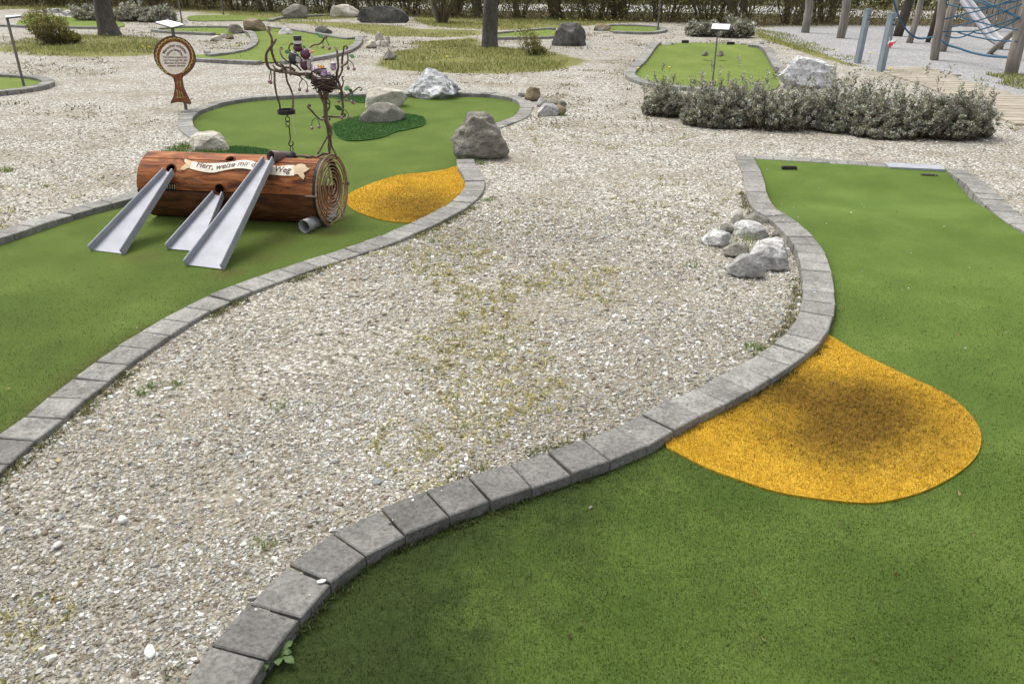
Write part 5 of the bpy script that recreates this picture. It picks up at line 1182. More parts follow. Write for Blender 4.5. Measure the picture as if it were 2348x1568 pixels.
def tree(label, base, top0, wbase, w0, flare):
    g = P(*base, -.03); sc = ppm(g); root = thing('bare_tree', g, label, 'tree', 'bare trees among the lanes'); t0 = onY(*top0, g[1] + .05)
    dirv = (t0 - g); dirv /= dirv[2]; top = g + dirv * 4.4
    pth = [g - dirv * .1, g + dirv * .12, g + dirv * .5, g + dirv * 1.4 + [.03, 0, 0], g + dirv * 2.8, top]; c = catmull(pth, .12)
    hgt = (c[:, 2] - g[2]); rr_ = w0 / sc / 2 * (1 - .09 * np.clip(hgt, 0, 5)) * 1.04 + (wbase - w0) / sc / 2 * np.exp(-np.clip(hgt, 0, 9) / .16)
    n = 20; mb = MB(); mb.tube(c, rr_, n)
    V = np.array(mb.V); V[:, :2] += (np.array([mnoise.fractal(Vector(v * [3.2, 3.2, 1.1]), 1, 2, 3) for v in V]) * .035)[:, None] * np.c_[np.cos(np.arange(len(V)) * .314), np.sin(np.arange(len(V)) * .314)]
    mb.V = [tuple(v) for v in V]; mb.build('trunk', MTRUNK, root, True)
    r = np.random.default_rng(int(base[0]))
    for i in range(7):
        z0 = 2.3 + i * .3; b = g + dirv * z0; a = i * 2.4 + r.uniform(0, 1); L = r.uniform(1.4, 2.4); e = np.array([math.cos(a), math.sin(a), .75])
        limb([b, b + e * L * .4 + [0, 0, .1], b + e * L * .75 + r.normal(0, .1, 3), b + e * L + [0, 0, .5]], .06 - i * .004, .012, 7).build('limb', MTRUNK, root, True)
    tw = MB()
    for i in range(70):
        a = r.uniform(0, 6.28); q = r.uniform(.4, 2.2); p = g + dirv * r.uniform(3, 5) + [q * math.cos(a), q * math.sin(a), q * .5]; e = r.normal(0, .3, 3) + [math.cos(a) * .3, math.sin(a) * .3, .4]
        tw.tube([p, p + e * .5 + r.normal(0, .04, 3), p + e], .008, 4, False)
    tag(tw.build('crown_twigs', MTRUNK, root), kind='stuff'); return root
tree('dark leaning bare tree trunk in the grass at the upper left', (252, 83), (233, 0), 54, 37, 1)
tree('grey straight bare tree trunk in the grass at the upper centre', (1122, 109), (1125, 0), 38, 31, .4)
# multi-stemmed shrub at the back
g = P(1013, 53, -.02); MS = thing('multi_stem_shrub', g, 'multi-stemmed brown shrub standing alone in the lawn before the hedge', 'shrub'); r = np.random.default_rng(9)
for i in range(15):
    a = i * 2.4; q = .02 + .09 * (i / 15); b = g + [q * math.cos(a), q * math.sin(a), -.05]; e = np.array([math.cos(a) * .42, math.sin(a) * .42, 1.0]) * (1.1 + .2 * r.uniform())
    limb([b, b + e * .35, b + e * .8 + r.normal(0, .05, 3), b + e * 1.9 + r.normal(0, .15, 3)], .035 + .02 * r.uniform(), .012, 7).build('stem', MSTEM if i % 4 else m_plain('pale_stem', (.26, .25, .21), .9), MS, True)
S_, L_ = shoots(60, g[0], g[1], .5, .5, 2.2, .05, .03, 20, BT, BL_, lean=.5, bottom_bare=.35); obj('foliage', L_[0], L_[1], MLEAF, MS, cols=L_[2])

# hedge of bare-stemmed bushes: a few kinds, copied with their parts
HT = [(.17, .165, .04), (.22, .20, .05), (.13, .13, .035), (.18, .145, .065), (.26, .24, .07)]; HB = [(.10, .082, .035), (.07, .056, .026), (.13, .105, .05)]
def hedge_bush(seed, nst, h, nleaf, spread, trunk):
    r = np.random.default_rng(seed); root = thing('hedge_bush', (0, 0, 0), '', 'bush')
    mb = MB()
    for i in range(nst):
        a = r.uniform(0, 6.28); q = r.uniform(.05, .45) * spread; b = np.array([q * math.cos(a), q * math.sin(a), -.08]); e = np.array([math.cos(a) * r.uniform(.1, .5), math.sin(a) * r.uniform(.1, .5), 1.0]) * h * r.uniform(.6, 1.05)
        mb.tube([b, b + e * .3 + r.normal(0, .05, 3), b + e * .65 + r.normal(0, .1, 3), b + e], np.array([1, .85, .6, .25]) * (trunk if i < 2 else r.uniform(.012, .03)), 5, False)
    for i in range(nst * 6):
        a = r.uniform(0, 6.28); q = r.uniform(0, 1.1) * spread; b = np.array([q * math.cos(a), q * math.sin(a), r.uniform(.0, h * .6)]); e = r.normal(0, .28, 3) + [math.cos(a) * .2, math.sin(a) * .2, .55]
        mb.tube([b, b + e * .5 + r.normal(0, .05, 3), b + e], .008, 3, False)
    mb.build('stems', MSTEM, root)
    N = nleaf; a = r.uniform(0, 6.28, N); q = np.sqrt(r.uniform(0, 1, N)) * spread * 1.15; z = r.uniform(.0, 1, N) ** .8 * h
    cl = r.integers(0, 14, N); cc_ = r.normal(0, .35, (14, 3)) * [spread, spread, .5]; p = np.c_[q * np.cos(a), q * np.sin(a), z] + cc_[cl] * .5
    d = r.normal(0, 1, (N, 3)); d /= np.linalg.norm(d, axis=1)[:, None]; s = np.cross(d, r.normal(0, 1, (N, 3))); s /= np.linalg.norm(s, axis=1)[:, None]; L = r.uniform(.035, .075, N)[:, None]
    p[:, 2] = np.abs(p[:, 2]); V = np.stack([p, p + d * L * .5 - s * L * .35, p + d * L, p + d * L * .5 + s * L * .35], 1).reshape(-1, 3)
    ht = np.array(HT)[r.integers(0, 5, N)]; hb_ = np.array(HB)[r.integers(0, 3, N)]; k = (r.random(N) < .55)[:, None]; C = np.where(k, ht, hb_) * r.uniform(.7, 1.3, (N, 1)) * (.75 + .5 * r.random(14))[cl][:, None]
    obj('foliage', V, np.arange(4 * N).reshape(-1, 4), MLEAF, root, cols=np.repeat(C, 4, 0)); return root
def dup(root, loc, rotz, sc, label=None, group=None):
    r = root.copy(); COL.objects.link(r); r.location = loc; r.rotation_euler = (0, 0, rotz); r.scale = (sc,) * 3
    if label: r['label'] = label
    if group: r['group'] = group
    for ch in list(root.children):
        c = ch.copy(); COL.objects.link(c); c.parent = r
    return r
PROTO = [hedge_bush(200 + i, n_, h_, l_, s_, t_) for i, (n_, h_, l_, s_, t_) in enumerate(((13, 2.6, 3000, .75, .06), (9, 3.0, 2400, .7, .10), (16, 2.2, 4200, .85, .03), (7, 3.2, 1800, .6, .13)))]
HPTS = []
r = np.random.default_rng(77); xx = -260
while xx < 1990:
    y_ = np.interp(xx, [q[0] for q in HL], [q[1] for q in HL]); p = P(xx, y_ - 1, 0); HPTS.append((p[0], p[1] + .55 + r.uniform(0, .8), 0)); xx += r.uniform(.8, 1.35) / 1 * ppm(p)
ROADN = [(520, 13), (820, 17), (1100, 26), (1400, 28), (1750, 33), (2000, 42), (2348, 48), (2800, 58)]; ROADF = [(520, 1), (820, 3), (1100, 10), (1400, 11), (1750, 15), (2000, 24), (2348, 28), (2800, 36)]
xx = -200
while xx < 560:
    p = P(xx, 4, 0); HPTS.append((p[0], p[1] + r.uniform(0, 1.5), 0)); xx += 1.0 * ppm(p)
xx = 480
while xx < 2500:
    y_ = np.interp(xx, [q[0] for q in ROADF], [q[1] for q in ROADF]); p = P(xx, y_ - 1, 0); HPTS.append((p[0], p[1] + .8 + r.uniform(0, 1.0), 1)); xx += r.uniform(1.0, 1.6) * ppm(p)
used = set()
for i, (x, y, row) in enumerate(HPTS):
    k = int(r.integers(0, 4)); s = r.uniform(.85, 1.25); az = r.uniform(0, 6.28)
    kd = ('twiggy olive bush', 'bush with a dark trunk', 'dense leafy olive bush', 'sparse bush with a thick trunk')[k]
    pxx = proj(np.array([x, y, 0.0]))[0][0]
    lm = next((n_ for q_, n_ in ((60, 'at the far left end'), (215, 'left of the left tree'), (420, 'right of the left tree'), (620, 'near the thin flag poles'), (760, 'behind the grey upright block'), (945, 'behind the long dark block'), (1105, 'behind the multi-stemmed shrub'), (1260, 'right of the straight tree trunk'), (1420, 'behind the dark angular block'), (1580, 'behind the oval lane'), (1760, 'behind the sign panel'), (1960, 'behind the left playground posts')) if pxx < q_), 'behind the climbing frame')
    lb = f'{kd} in hedge {lm}' if row == 0 else f'{kd} beyond the road {lm}'
    gp = 'hedge bushes along the back' if row == 0 else 'bushes beyond the pale road'
    if k not in used:
        used.add(k); o = PROTO[k]; o.location = (x, y, -.02); o.rotation_euler = (0, 0, az); o['label'] = lb; o['group'] = gp
    else: dup(PROTO[k], (x, y, -.02), az, s, lb, gp)
# pale road behind the hedge
rn = np.array([P(*p, .0)[:2] for p in ROADN]); rf = np.array([P(*p, .0)[:2] for p in ROADF])
MROAD = m_plain('pale_road_gravel', (.40, .39, .37), .95, 0, .1, .12, 3)
V = [(*p, .004) for p in rn] + [(*p, .004) for p in rf]; n = len(rn)
tag(obj('road', V, [(i, i + 1, n + i + 1, n + i) for i in range(n - 1)], MROAD), kind='structure')
# dead leaves, twigs and low growth under the hedge
def scatter(n, smp, L, wd, hmax, pal, name, mat=MLEAF, zf=gz, up=.5, kind='stuff', curve=False):
    x, y = smp(n); n = len(x); z = zf(x, y) + rng.uniform(0, 1, n) ** 1.7 * hmax
    az = rng.uniform(0, 6.28, n); el = np.clip(rng.normal(up, .5, n), -.6, 1.5); ll = L * rng.uniform(.5, 1.3, n)
    d = np.c_[np.cos(az) * np.cos(el), np.sin(az) * np.cos(el), np.sin(el)]; s = np.c_[-np.sin(az), np.cos(az), rng.normal(0, .4, n)] * (wd * rng.uniform(.6, 1.3, n) / 2)[:, None]
    p = np.c_[x, y, z]; V = np.stack([p - s, p + s, p + d * ll[:, None]], 1).reshape(-1, 3)
    C = np.array(pal)[rng.integers(0, len(pal), n)] * rng.uniform(.7, 1.3, (n, 1))
    return V, np.arange(3 * n).reshape(-1, 3), np.repeat(C, 3, 0)
def band(n):
    x = rng.uniform(hl[1][0] - 8, hl[-1][0], n); y = np.interp(x, hl[:, 0], hl[:, 1]) + rng.uniform(-.5, 1, n) ** 2 * 0 + rng.uniform(-.15, 4.2, n); return x, y
V1 = scatter(42000, band, .10, .035, .38, [(.09, .08, .03), (.13, .12, .035), (.08, .06, .035), (.17, .13, .07), (.14, .15, .04), (.21, .18, .11)], 'u')
tag(link('undergrowth', fast_mesh('undergrowth', *V1), MLEAF), kind='stuff')
def bank(n):
    x = rng.uniform(rf[0][0] - 6, rf[-1][0], n); y = np.interp(x, rf[:, 0], rf[:, 1]) + rng.uniform(0, 4, n); return x, y
V1 = scatter(16000, bank, .22, .07, .5, [(.10, .115, .025), (.14, .15, .035), (.08, .075, .025), (.17, .15, .06)], 'u')
tag(link('bank_undergrowth', fast_mesh('bank_undergrowth', *V1), MLEAF), kind='stuff')

# ------------------------------------------------------------------ grass, moss, weeds
GP = [(.16, .19, .04), (.20, .22, .05), (.24, .25, .07), (.29, .28, .10), (.38, .34, .17), (.12, .16, .035)]
def polysmp(px, step=.3):
    q = catmull(np.array([P(*p)[:2] for p in px]), step, True); lo, hi = q.min(0), q.max(0)
    def f(n):
        x = rng.uniform(lo[0], hi[0], n); y = rng.uniform(lo[1], hi[1], n); jx, jy = .28 * wav(x, y, 2.6, 33) * step / .3, .28 * wav(x, y, 2.6, 34) * step / .3; k = inside(x + jx, y + jy, q) & (rng.random(n) < np.clip(.55 + .75 * wav(x, y, 1.5, 31), .06, 1)); return x[k], y[k]
    return f
gp_ = []
for (px, s_), n, L in zip(GRASS, (15000, 20000, 22000, 36000, 14000, 7000, 5000, 6000), (.065, .06, .07, .08, .05, .05, .06, .05)):
    gp_.append(scatter(n, polysmp(px), L, .013, .0, GP, 'g', up=.95))
V, T, C = stack(gp_); tag(link('grass', fast_mesh('grass', V, T, C), MLEAF), kind='stuff')
MO = [(370, 352), (385, 338), (420, 329), (470, 336), (528, 347), (528, 356), (450, 360)]
ms = scatter(7000, polysmp(MO, .05), .03, .008, .035, [(.08, .15, .02), (.11, .18, .03), (.15, .18, .045)], 'm', up=.8)
tag(link('moss', fast_mesh('moss', *ms), MLEAF), kind='stuff')
# weed tufts scattered in the gravel
WP = [(.22, .22, .06), (.36, .33, .12), (.48, .42, .22), (.16, .20, .045), (.40, .36, .20), (.26, .19, .10)]
wd_ = []
def tufts(x, y, nb, L, wdt, spread, up=.5, pal=WP):
    k = np.repeat(np.arange(len(x)), nb); px_, py_ = x[k] + rng.normal(0, 1, len(k)) * spread, y[k] + rng.normal(0, 1, len(k)) * spread
    return scatter(len(k), lambda n: (px_, py_), L, wdt, .006, pal, 'w', up=up)
x, y = offlane(*frustum(1.2, 5.2, 9000)); k = wav(x, y, 1.5, 40) + .5 * wav(x, y, 4, 41) + np.clip(-.42 * x - .42, -.6, .40) > .20; wd_.append(tufts(x[k], y[k], 7, .032, .0062, .012, .35, [(.34, .30, .08), (.44, .38, .14), (.52, .45, .22), (.20, .22, .05), (.30, .26, .09)]))
x, y = offlane(*frustum(4.8, 9, 1100)); k = wav(x, y, 1.1, 42) > .1; wd_.append(tufts(x[k], y[k], 14, .036, .0075, .03, .4))
x, y = offlane(*frustum(8.5, 19, 900)); k = (wav(x, y, .8, 43) > -.1) & ~inside(x, y, PLAYP); wd_.append(tufts(x[k], y[k], 30, .045, .018, .11, .12, [(.12, .11, .045), (.19, .145, .08), (.10, .11, .035), (.25, .20, .12)]))
x, y = frustum(17, 27, 800); k = ~inside(x, y, PLAYP) & (x > -12); wd_.append(tufts(x[k], y[k], 24, .06, .014, .13, .5, [(.13, .12, .05), (.20, .17, .09), (.10, .11, .035), (.27, .23, .14)]))
for c, lim in ((cA, 9), (cB, 6.5)):   # along the gravel side of the kerbs
    t = np.gradient(c, axis=0); t /= np.linalg.norm(t, axis=1)[:, None]; nn = np.c_[t[:, 1], -t[:, 0]] if c is cA else np.c_[-t[:, 1], t[:, 0]]
    i = rng.integers(0, len(c), 520); q = c[i] + nn[i] * rng.uniform(.083, .13, (520, 1)); k = (q[:, 1] < lim) & (wav(q[:, 0], q[:, 1], 3, 44) > -.05); q = q[k]
    wd_.append(tufts(q[:, 0], q[:, 1], 9, .028, .005, .012, .5, [(.10, .13, .03), (.16, .17, .05), (.24, .2, .09), (.07, .06, .03)]))
t = np.gradient(cB, axis=0); t /= np.linalg.norm(t, axis=1)[:, None]; nn = np.c_[t[:, 1], -t[:, 0]]; i = rng.integers(0, len(cB), 700); q = cB[i] + nn[i] * rng.uniform(.082, .105, (700, 1)); q = q[(q[:, 1] < 3.4) & (wav(q[:, 0], q[:, 1], 4, 45) > -.2)]
_mv = tufts(q[:, 0], q[:, 1], 8, .018, .0035, .008, .8, [(.035, .055, .012), (.06, .085, .02), (.09, .12, .03), (.04, .03, .015)]); _mv[0][:, 2] += TZ + .016; wd_.append(_mv)
for px, n, L in (((345, 885), 60, .03), ((405, 880), 40, .03), ((320, 900), 40, .025), ((1590, 598), 45, .04), ((1730, 800), 40, .05), ((1725, 800), 30, .04), ((1105, 1345), 0, .03), ((1712, 558), 60, .07), ((15, 393), 120, .05), ((1105, 375), 60, .04), ((1085, 370), 50, .04), ((1290, 268), 40, .04), ((2130, 165), 60, .09), ((2252, 184), 40, .09), ((2070, 168), 60, .07), ((1000, 555), 30, .04), ((1145, 780), 25, .03), ((600, 1255), 30, .03), ((645, 930), 20, .03), ((1120, 460), 60, .03)):
    p = P(*px, -.02); q = np.repeat(p[None, :2], max(1, n), 0) + rng.normal(0, L * .7, (max(1, n), 2)); z0 = .06 if px == (1712, 558) else 0
    V_, T_, C_ = scatter(n, lambda m: (q[:n, 0], q[:n, 1]), L, .005, .0, [(.10, .20, .03), (.16, .24, .05), (.22, .22, .07)], 'w', up=.9)
    V_[:, 2] += z0; wd_.append((V_, T_, C_))
x, y = offlane(*frustum(1.3, 6, 160)); V_, T_, C_ = scatter(len(x), lambda n: (x, y), .07, .0016, .004, [(.45, .38, .22), (.30, .22, .12), (.14, .09, .05)], 'w', up=.05); V_[:, 2] += .008; wd_.append((V_, T_, C_))
V, T, C = stack(wd_); tag(link('weeds', fast_mesh('weeds', V, T, C), MLEAF), kind='stuff')
db = []
for polyq, zf_, y0, y1, n in ((RIGHT_POLY, zlane, 1.3, 6, 260), (LEFT_POLY, zleft, 2.6, 9, 200)):
    def smp(n, polyq=polyq, y0=y0, y1=y1):
        x, y = frustum(y0, y1, n); k = inside(x, y, polyq); return x[k], y[k]
    v_ = scatter(n, smp, .016, .009, .002, [(.16, .09, .04), (.30, .22, .11), (.09, .055, .025), (.38, .34, .24)], 'd', zf=zf_, up=.12); v_[0][:, 2] += .009; db.append(v_)
V, T, C = stack(db); tag(link('leaf_litter', fast_mesh('leaf_litter', V, T, C), MLEAF), kind='stuff')
# leafy weed at the foot of the nearest kerb
g = P(640, 1515, TZ); WD = thing('leafy_weed', g, 'small green leafy weed rooted against the foreground kerb', 'weed')
MWEED = m_plain('weed_green', (.05, .09, .02), .6, 0, .3, .35, 40)
for i in range(8):
    a = i * .785 + .3; L = .035 + .02 * (i % 3); d = np.array([math.cos(a), math.sin(a), 0]); s = np.array([-d[1], d[0], 0]); V = []
    for t, w__ in ((0, .15), (.3, .5), (.45, .32), (.65, .9), (.85, .6), (1, .05)): c = g + d * L * t + [0, 0, .008 + .018 * math.sin(t * 2.4)]; V += [c - s * w__ * .013, c + s * w__ * .013 + [0, 0, .002]]
    obj('leaf', V, [(2 * j, 2 * j + 1, 2 * j + 3, 2 * j + 2) for j in range(5)], MWEED, WD, True)
# dandelions
MDAN = m_plain('dandelion_yellow', (.85, .62, .03), .6)
dm = MB(); dm.tube([(0, 0, 0), (.004, 0, .05), (0, .003, .09)], .003, 4, False); nd = len(dm.F); dm.ball((0, 0, .097), .019, .019, .010, 9, 5)
me = bpy.data.meshes.new('dandelion'); me.from_pydata(dm.V, [], dm.F); me.materials.append(MGREEN); me.materials.append(MDAN)
for i, p in enumerate(me.polygons): p.material_index = 0 if i < nd else 1
DP = [(1182, 80), (1191, 77), (1206, 76), (1233, 82), (1268, 83), (1284, 50), (1300, 49), (1330, 51), (1344, 52), (1388, 50), (1402, 52), (1420, 51), (1470, 52), (1500, 53), (1534, 165), (1994, 131), (344, 117), (329, 116), (219, 88), (167, 90), (172, 89), (663, 26), (653, 33), (676, 36), (690, 35), (725, 38), (744, 40), (780, 79), (1004, 70), (1095, 86), (1025, 140), (1463, 166), (2040, 168), (840, 114), (545, 112), (568, 104), (1640, 199), (1860, 112), (1916, 126), (100, 64), (204, 40), (780, 224), (1392, 121)]
for i, p in enumerate(DP):
    g = P(*p, 0); o = bpy.data.objects.new('dandelion', me); COL.objects.link(o); o.location = (g[0], g[1], gz(g[0], g[1]) - .02); o.rotation_euler = (0, 0, i * 1.7); o.scale = (1.1,) * 3
    tag(o, 'small yellow dandelion ' + ('in the grass before the hedge' if p[1] < 60 else 'in the gravel by the far right lanes' if p[0] > 1380 else 'on the gravel right of the straight tree' if p[0] > 1140 else 'in the grass round the straight tree' if p[0] > 760 else 'by the curved lane above the fish sign' if p[0] > 400 else 'in the grass by the left tree'), 'flower', 'yellow dandelions in the grass and gravel')

# ------------------------------------------------------------------ playground
def timber(name, label, bl, br, yb, tl, tr, yt, H_, mat, group='wooden posts of the playground', dyt=0.0, parent=None, z=-.02, cat='post'):
    g = P((bl + br) / 2, yb, z); sc = ppm(g); t = onY((tl + tr) / 2, yt, g[1] + dyt); d = (t - g) / (t[2] - g[2]); rb = (br - bl) / sc / 2; rt = (tr - tl) / ppm(t) / 2
    ks = np.linspace(-.1, H_, 9); pth = [g + d * k + (rng.normal(0, .012, 3) if 0 < k < H_ else 0) for k in ks]; rr_ = rb + (rt - rb) * np.clip(ks / max(t[2] - g[2], .1), 0, 1.3)
    c = np.array(pth); mb = MB(); mb.tube(c, np.clip(rr_ * (1 + rng.normal(0, .05, 9)), rb * .7, None), 9)
    if parent is not None: return mb.build('post', mat, parent, True), g, d
    o = mb.build(name, mat, None, True, base=g); return tag(o, label, cat, group), g, d
timber('wooden_post', 'grey wooden post furthest left at the playground edge', 1837, 1855, 76, 1847, 1865, 0, 2.6, MWOOD)
timber('wooden_post', 'grey wooden post second from left in the playground', 1917, 1936, 87.6, 1931, 1951, 0, 2.6, MWOOD)
timber('wooden_post', 'dark leaning wooden post behind the two steel posts', 2048, 2068, 84, 2074, 2094, 0, 2.6, MWOODD)
timber('wooden_post', 'slim wooden post right of the dark leaning post', 2077, 2092, 99, 2106, 2120, 0, 2.6, MWOOD)
gC_ = P(2143, 139, -.02); CF = thing('climbing_frame', gC_, 'wooden climbing frame with blue ropes at the upper right', 'climbing frame')
_, ga, da = timber('post', '', 2133, 2152, 139, 2153, 2172, 0, 2.8, MWOOD, parent=CF)
_, gb, db = timber('post', '', 2148, 2168, 119, 2178, 2198, 0, 2.6, MWOOD, parent=CF)
_, gc, dc = timber('post', '', 2303, 2332, 172, 2340, 2368, 20, 2.8, MWOOD, parent=CF)
_, ge, de = timber('post', '', 2120, 2132, 98, 2150, 2162, 0, 2.5, MWOODD, parent=CF)
timber('wooden_post', 'wooden post cut off by the right picture edge', 2352, 2378, 140, 2368, 2394, 20, 2.4, MWOOD)
MROPE = m_plain('blue_rope', (.03, .105, .175), .7, 0, .3, .3, 60)
RP_ = lambda p, t: onY(2600 * 0 + 1975.6 + .15862 * p[0], .15862 * p[1], ga[1] + (gc[1] - ga[1]) * t)
def rope(pts, r_=.0115):
    n = len(pts); c = catmull([RP_(p, np.clip((p[0] - 1200) / 1000, -.3, 1.05)) for p in pts], .08); mb = MB(); mb.tube(c, r_, 6); mb.build('rope', MROPE, CF, True)
rope([(440, -60), (475, 60), (520, 200), (580, 330), (650, 440), (740, 525), (840, 562), (940, 555), (1040, 535)], .017)
rope([(1265, -10), (1215, 50), (1290, 80), (1420, 105), (1650, 122), (1850, 95), (2100, 50), (2300, 0)])
rope([(1190, 285), (1350, 240), (1560, 190), (1760, 140), (2000, 60), (2200, -10)])
rope([(1290, 395), (1500, 350), (1720, 290), (1950, 210), (2200, 110), (2320, 60)])
rope([(1165, 458), (1400, 460), (1620, 455), (1850, 395), (2080, 320), (2280, 262)])
rope([(1215, 510), (1320, 548), (1450, 540), (1620, 470), (1640, 480), (1800, 490), (1980, 430), (2130, 350), (2280, 268)])
rope([(1360, 235), (1560, 285), (1800, 350), (2000, 395), (2250, 435)], .011)
rope([(1390, 470), (1560, 520), (1760, 560), (1950, 588), (2240, 602)])
rope([(1125, 597), (1170, 585), (1230, 650), (1400, 700), (1600, 765), (1850, 815), (2170, 835)], .018)
rope([(1580, -10), (1800, 70), (2050, 150), (2280, 255)], .011); rope([(1720, -10), (1900, 80), (2100, 190), (2270, 262)], .011)
_ = timber('brace', '', 2262, 2276, 124, 2338, 2350, 55, .95, MWOOD, parent=CF, dyt=-1.2)
# slide
sg = P(2322, 116, 0); SL = thing('slide', sg, 'shiny stainless steel slide coming down behind the blue ropes', 'slide'); MST = Mat('polished_steel', .25, .5); MST.col((.74, .73, .78)); MST.set(Metallic=.15); MST = MST.m; MRAIL = m_plain('bright_steel_rail', (.86, .86, .88), .3, .1, .5, .04)
sy_ = sg[1] + .4
path = [onY(2085, -150, sy_ + .3), onY(2206, 0, sy_ + .2), onY(2276, 92, sy_), onY(2296, 103, sy_ - .05), onY(2334, 111, sy_ - .2)]; path[-1][2] = max(path[-1][2], .12)
dirv = (path[2] - path[0]); dirv[2] = 0; sidev = np.array([.93, .36, 0.0]); wv = 27 / ppm(path[1]) / 2
L_ = [p - sidev * wv for p in path]; R_ = [p + sidev * wv for p in path]
mb = MB(); V = L_ + R_ + [p - [0, 0, .02] for p in L_ + R_]; n = 5
mb.add(V, [(i, i + 1, n + i + 1, n + i) for i in range(4)] + [(2 * n + n + i, 2 * n + n + i + 1, 2 * n + i + 1, 2 * n + i) for i in range(4)]); mb.build('bed', MST, SL)
for q in (L_, R_): mb = MB(); mb.tube([p + [0, 0, .06] for p in q], .036, 8); mb.build('rail', MRAIL, SL, True)
for q, nm in (((L_[0] + R_[0]) / 2, 'support'), ((L_[3] + R_[3]) / 2, 'support')): mb = MB(); mb.tube([[q[0], q[1], -.1], q - [0, 0, .02]], .05, 8); mb.build(nm, MWOOD, SL)
# steel posts with barrier tape
MZN = m_plain('blue_grey_steel', (.25, .30, .34), .55, .3, .5, .15, 8)
for bx_, yb_, wpx, tx_, ty_, l in ((1966, 145, 14, 1991, 23, 'blue-grey square steel post left of the pair without tape'), (2018.5, 164.5, 16, 2046, 32, 'blue-grey square steel post with red and white tape tied to it')):
    g = P(bx_, yb_, -.02); sc = ppm(g); t = onY(tx_, ty_, g[1]); w_ = wpx / sc; root = thing('steel_post', g, l, 'post', 'pair of steel posts at the timber path')
    d = t - g; mb = MB(); a = R(22); ax, ay = np.array([math.cos(a), math.sin(a), 0]), np.array([-math.sin(a), math.cos(a), 0]); k = w_ * .40
    q = [(-1, -1), (1, -1), (1, 1), (-1, 1)]; mb.hexa([g - d * .1 + ax * k * i + ay * k * j for i, j in q], [t + ax * k * i + ay * k * j for i, j in q]); mb.build('shaft', MZN, root)
    mb = MB(); mb.box(t + [0, 0, .006], w_ * .95, w_ * .95, .012, ax, ay); mb.build('cap', MZN, root)
    for hz in (.90, .82): mb = MB(); c = g + d * hz - ay * (k + .003) + ax * k * .3; mb.tube([c, c - ay * .012], .012, 8); mb.build('bolt', MBLACK, root)
MRED = m_plain('red_tape', (.55, .05, .07), .5); MWT = m_plain('white_tape', (.78, .76, .76), .5)
g = onY(2042, 99, P(2018, 164)[1] - .1); TP = thing('barrier_tape', g, 'knotted red and white barrier tape on the right steel post', 'tape')
for i, (pts, mt) in enumerate((([(2036, 100), (2044, 96), (2053, 93)], MWT), ([(2036, 102), (2044, 99), (2054, 97)], MRED), ([(2037, 100), (2040, 92), (2039, 87)], MWT), ([(2037, 103), (2041, 109), (2040, 114)], MWT), ([(2038, 102), (2044, 104), (2048, 102)], MRED), ([(2037, 104), (2043, 109), (2043, 113)], MRED))):
    q = [onY(*p, g[1] - .01 * i) for p in pts]; mb = MB(); e = np.array([.003, .008, .016]); u = np.array([0, -.003, 0])
    V = []
    for p in q: V += [p - e, p + e, p + e + u, p - e + u]
    F = [(4 * i_ + j, 4 * i_ + (j + 1) % 4, 4 * i_ + 4 + (j + 1) % 4, 4 * i_ + 4 + j) for i_ in range(2) for j in range(4)] + [(3, 2, 1, 0), (8, 9, 10, 11)]
    obj('strip', V, F, mt, TP)
# plank fence behind the slide
f0, f1 = P(2205, 66, 0), P(2480, 78, 0); FN = thing('plank_fence', (f0 + f1) / 2, 'weathered vertical plank fence behind the slide', 'fence')
L = np.linalg.norm(f1 - f0); u = (f1 - f0) / L; nn = np.array([-u[1], u[0], 0]); n = int(L / .125); pm = None
for i in range(n):
    c = f0 + u * (i + .5) * .125; h = 1.75 + rng.normal(0, .02); mb = MB(); mb.box((0, 0, h / 2), .108, .022, h, u, nn)
    o = mb.build('plank', MWOOD, None); o.parent = FN; o.location = Vector(c) - FN.location + Vector((0, rng.normal(0, .004), .05)); o.rotation_euler = (0, rng.normal(0, .008), 0)
for z_ in (.4, 1.4): mb = MB(); mb.box((f0 + f1) / 2 + [0, 0, z_] + nn * .036, L, .04, .09, u, nn); mb.build('rail', MWOODD, FN)
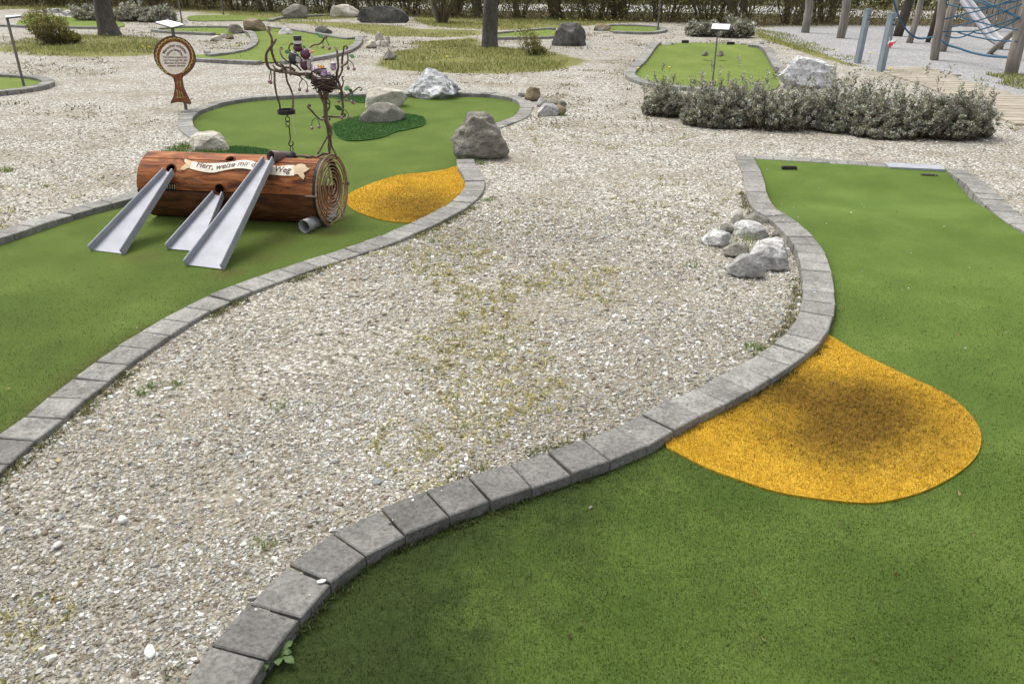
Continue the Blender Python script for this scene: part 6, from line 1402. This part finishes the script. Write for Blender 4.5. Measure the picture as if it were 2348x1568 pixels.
# timber path between shrubs and playground
PQ = [(2020, 153, 2112, 153), (2022, 160, 2150, 160), (2030, 167, 2172, 168), (2052, 174, 2190, 176), (2078, 182, 2215, 184), (2104, 191, 2243, 193), (2128, 200, 2275, 202), (2152, 210, 2310, 212), (2176, 220, 2350, 222), (2200, 230, 2392, 233), (2226, 241, 2440, 245), (2256, 254, 2500, 259), (2290, 268, 2560, 274), (2330, 284, 2620, 292)]
PT = bpy.data.objects.new('path', None); COL.objects.link(PT); pc = P(2200, 210, 0); PT.location = pc; tag(PT, kind='structure')
for i in range(len(PQ) - 1):
    for sub in range(2):
        t0, t1 = sub / 2, (sub + 1) / 2; A = np.array(PQ[i]) * (1 - t0) + np.array(PQ[i + 1]) * t0; B = np.array(PQ[i]) * (1 - t1) + np.array(PQ[i + 1]) * t1
        z_ = .004 + rng.normal(0, .0022); a, b, c, d = P(B[0], B[1], z_), P(B[2], B[3], z_), P(A[2], A[3], z_), P(A[0], A[1], z_)
        sh_ = (d - a) * .06; mb = MB(); q = [a + sh_, b + sh_ + [rng.normal(0, .05), 0, 0], c - sh_, d - sh_]; mb.hexa([p - [0, 0, .05] for p in q], q); mb.build('plank', MPLANK, PT)
# parked car seen low behind the hedge
g = P(935, 2, 0); g[2] = 0; CAR = thing('parked_car', g, 'dark parked car half hidden behind the hedge and long dark rock', 'car')
MCAR = m_plain('dark_car_paint', (.03, .032, .036), .3, 0, .5, .1); MGL = m_plain('car_glass', (.03, .035, .04), .08, 0, .6, .1); MTY = m_plain('tyre_rubber', (.02, .02, .02), .9); MRIM = m_plain('grey_rim', (.4, .4, .4), .3, .7)
X_ = np.array([1.0, 0, 0]); prof = [(-2.0, .32), (-2.05, .62), (-1.9, .88), (-1.25, .96), (-.7, 1.38), (.55, 1.42), (1.2, 1.0), (1.85, .86), (2.08, .62), (2.05, .32)]
V = [g + [x_, s * w__, z_] for s in (-1, 1) for (x_, z_), w__ in zip(prof, [.8, .82, .82, .8, .66, .66, .8, .82, .8, .78])]; n = len(prof)
mb = MB(); mb.add(V, [tuple(range(n)), tuple(range(2 * n - 1, n - 1, -1))] + [(i, n + i, n + (i + 1) % n, (i + 1) % n) for i in range(n)]); mb.build('body', MCAR, CAR)
for x0_, x1_ in ((-1.1, -.1), (-.02, 1.0)):
    mb = MB(); s_ = -1; mb.hexa([g + [x0_, -.83, .98], g + [x1_, -.83, .98], g + [x1_, -.74, .99], g + [x0_, -.74, .99]], [g + [max(x0_, -.68), -.70, 1.34], g + [min(x1_, .55), -.70, 1.34], g + [min(x1_, .55), -.62, 1.34], g + [max(x0_, -.68), -.62, 1.34]]); mb.build('window', MGL, CAR)
for x_ in (-1.28, 1.3):
    for y_ in (-.74, .74):
        mb = MB(); mb.pipe(g + [x_, y_ - .1, .31], (0, 1, 0), .31, .2, .2, 20); wl = mb.build('wheel', MTY, CAR); mb = MB(); mb.tube([g + [x_, y_ - .085, .31], g + [x_, y_ + .085, .31]], .2, 14); mb.build('rim', MRIM, wl)
mb = MB(); mb.box(g + [0, -.84, .34], 2.0, .03, .07); mb.build('side_trim', MRIM, CAR)
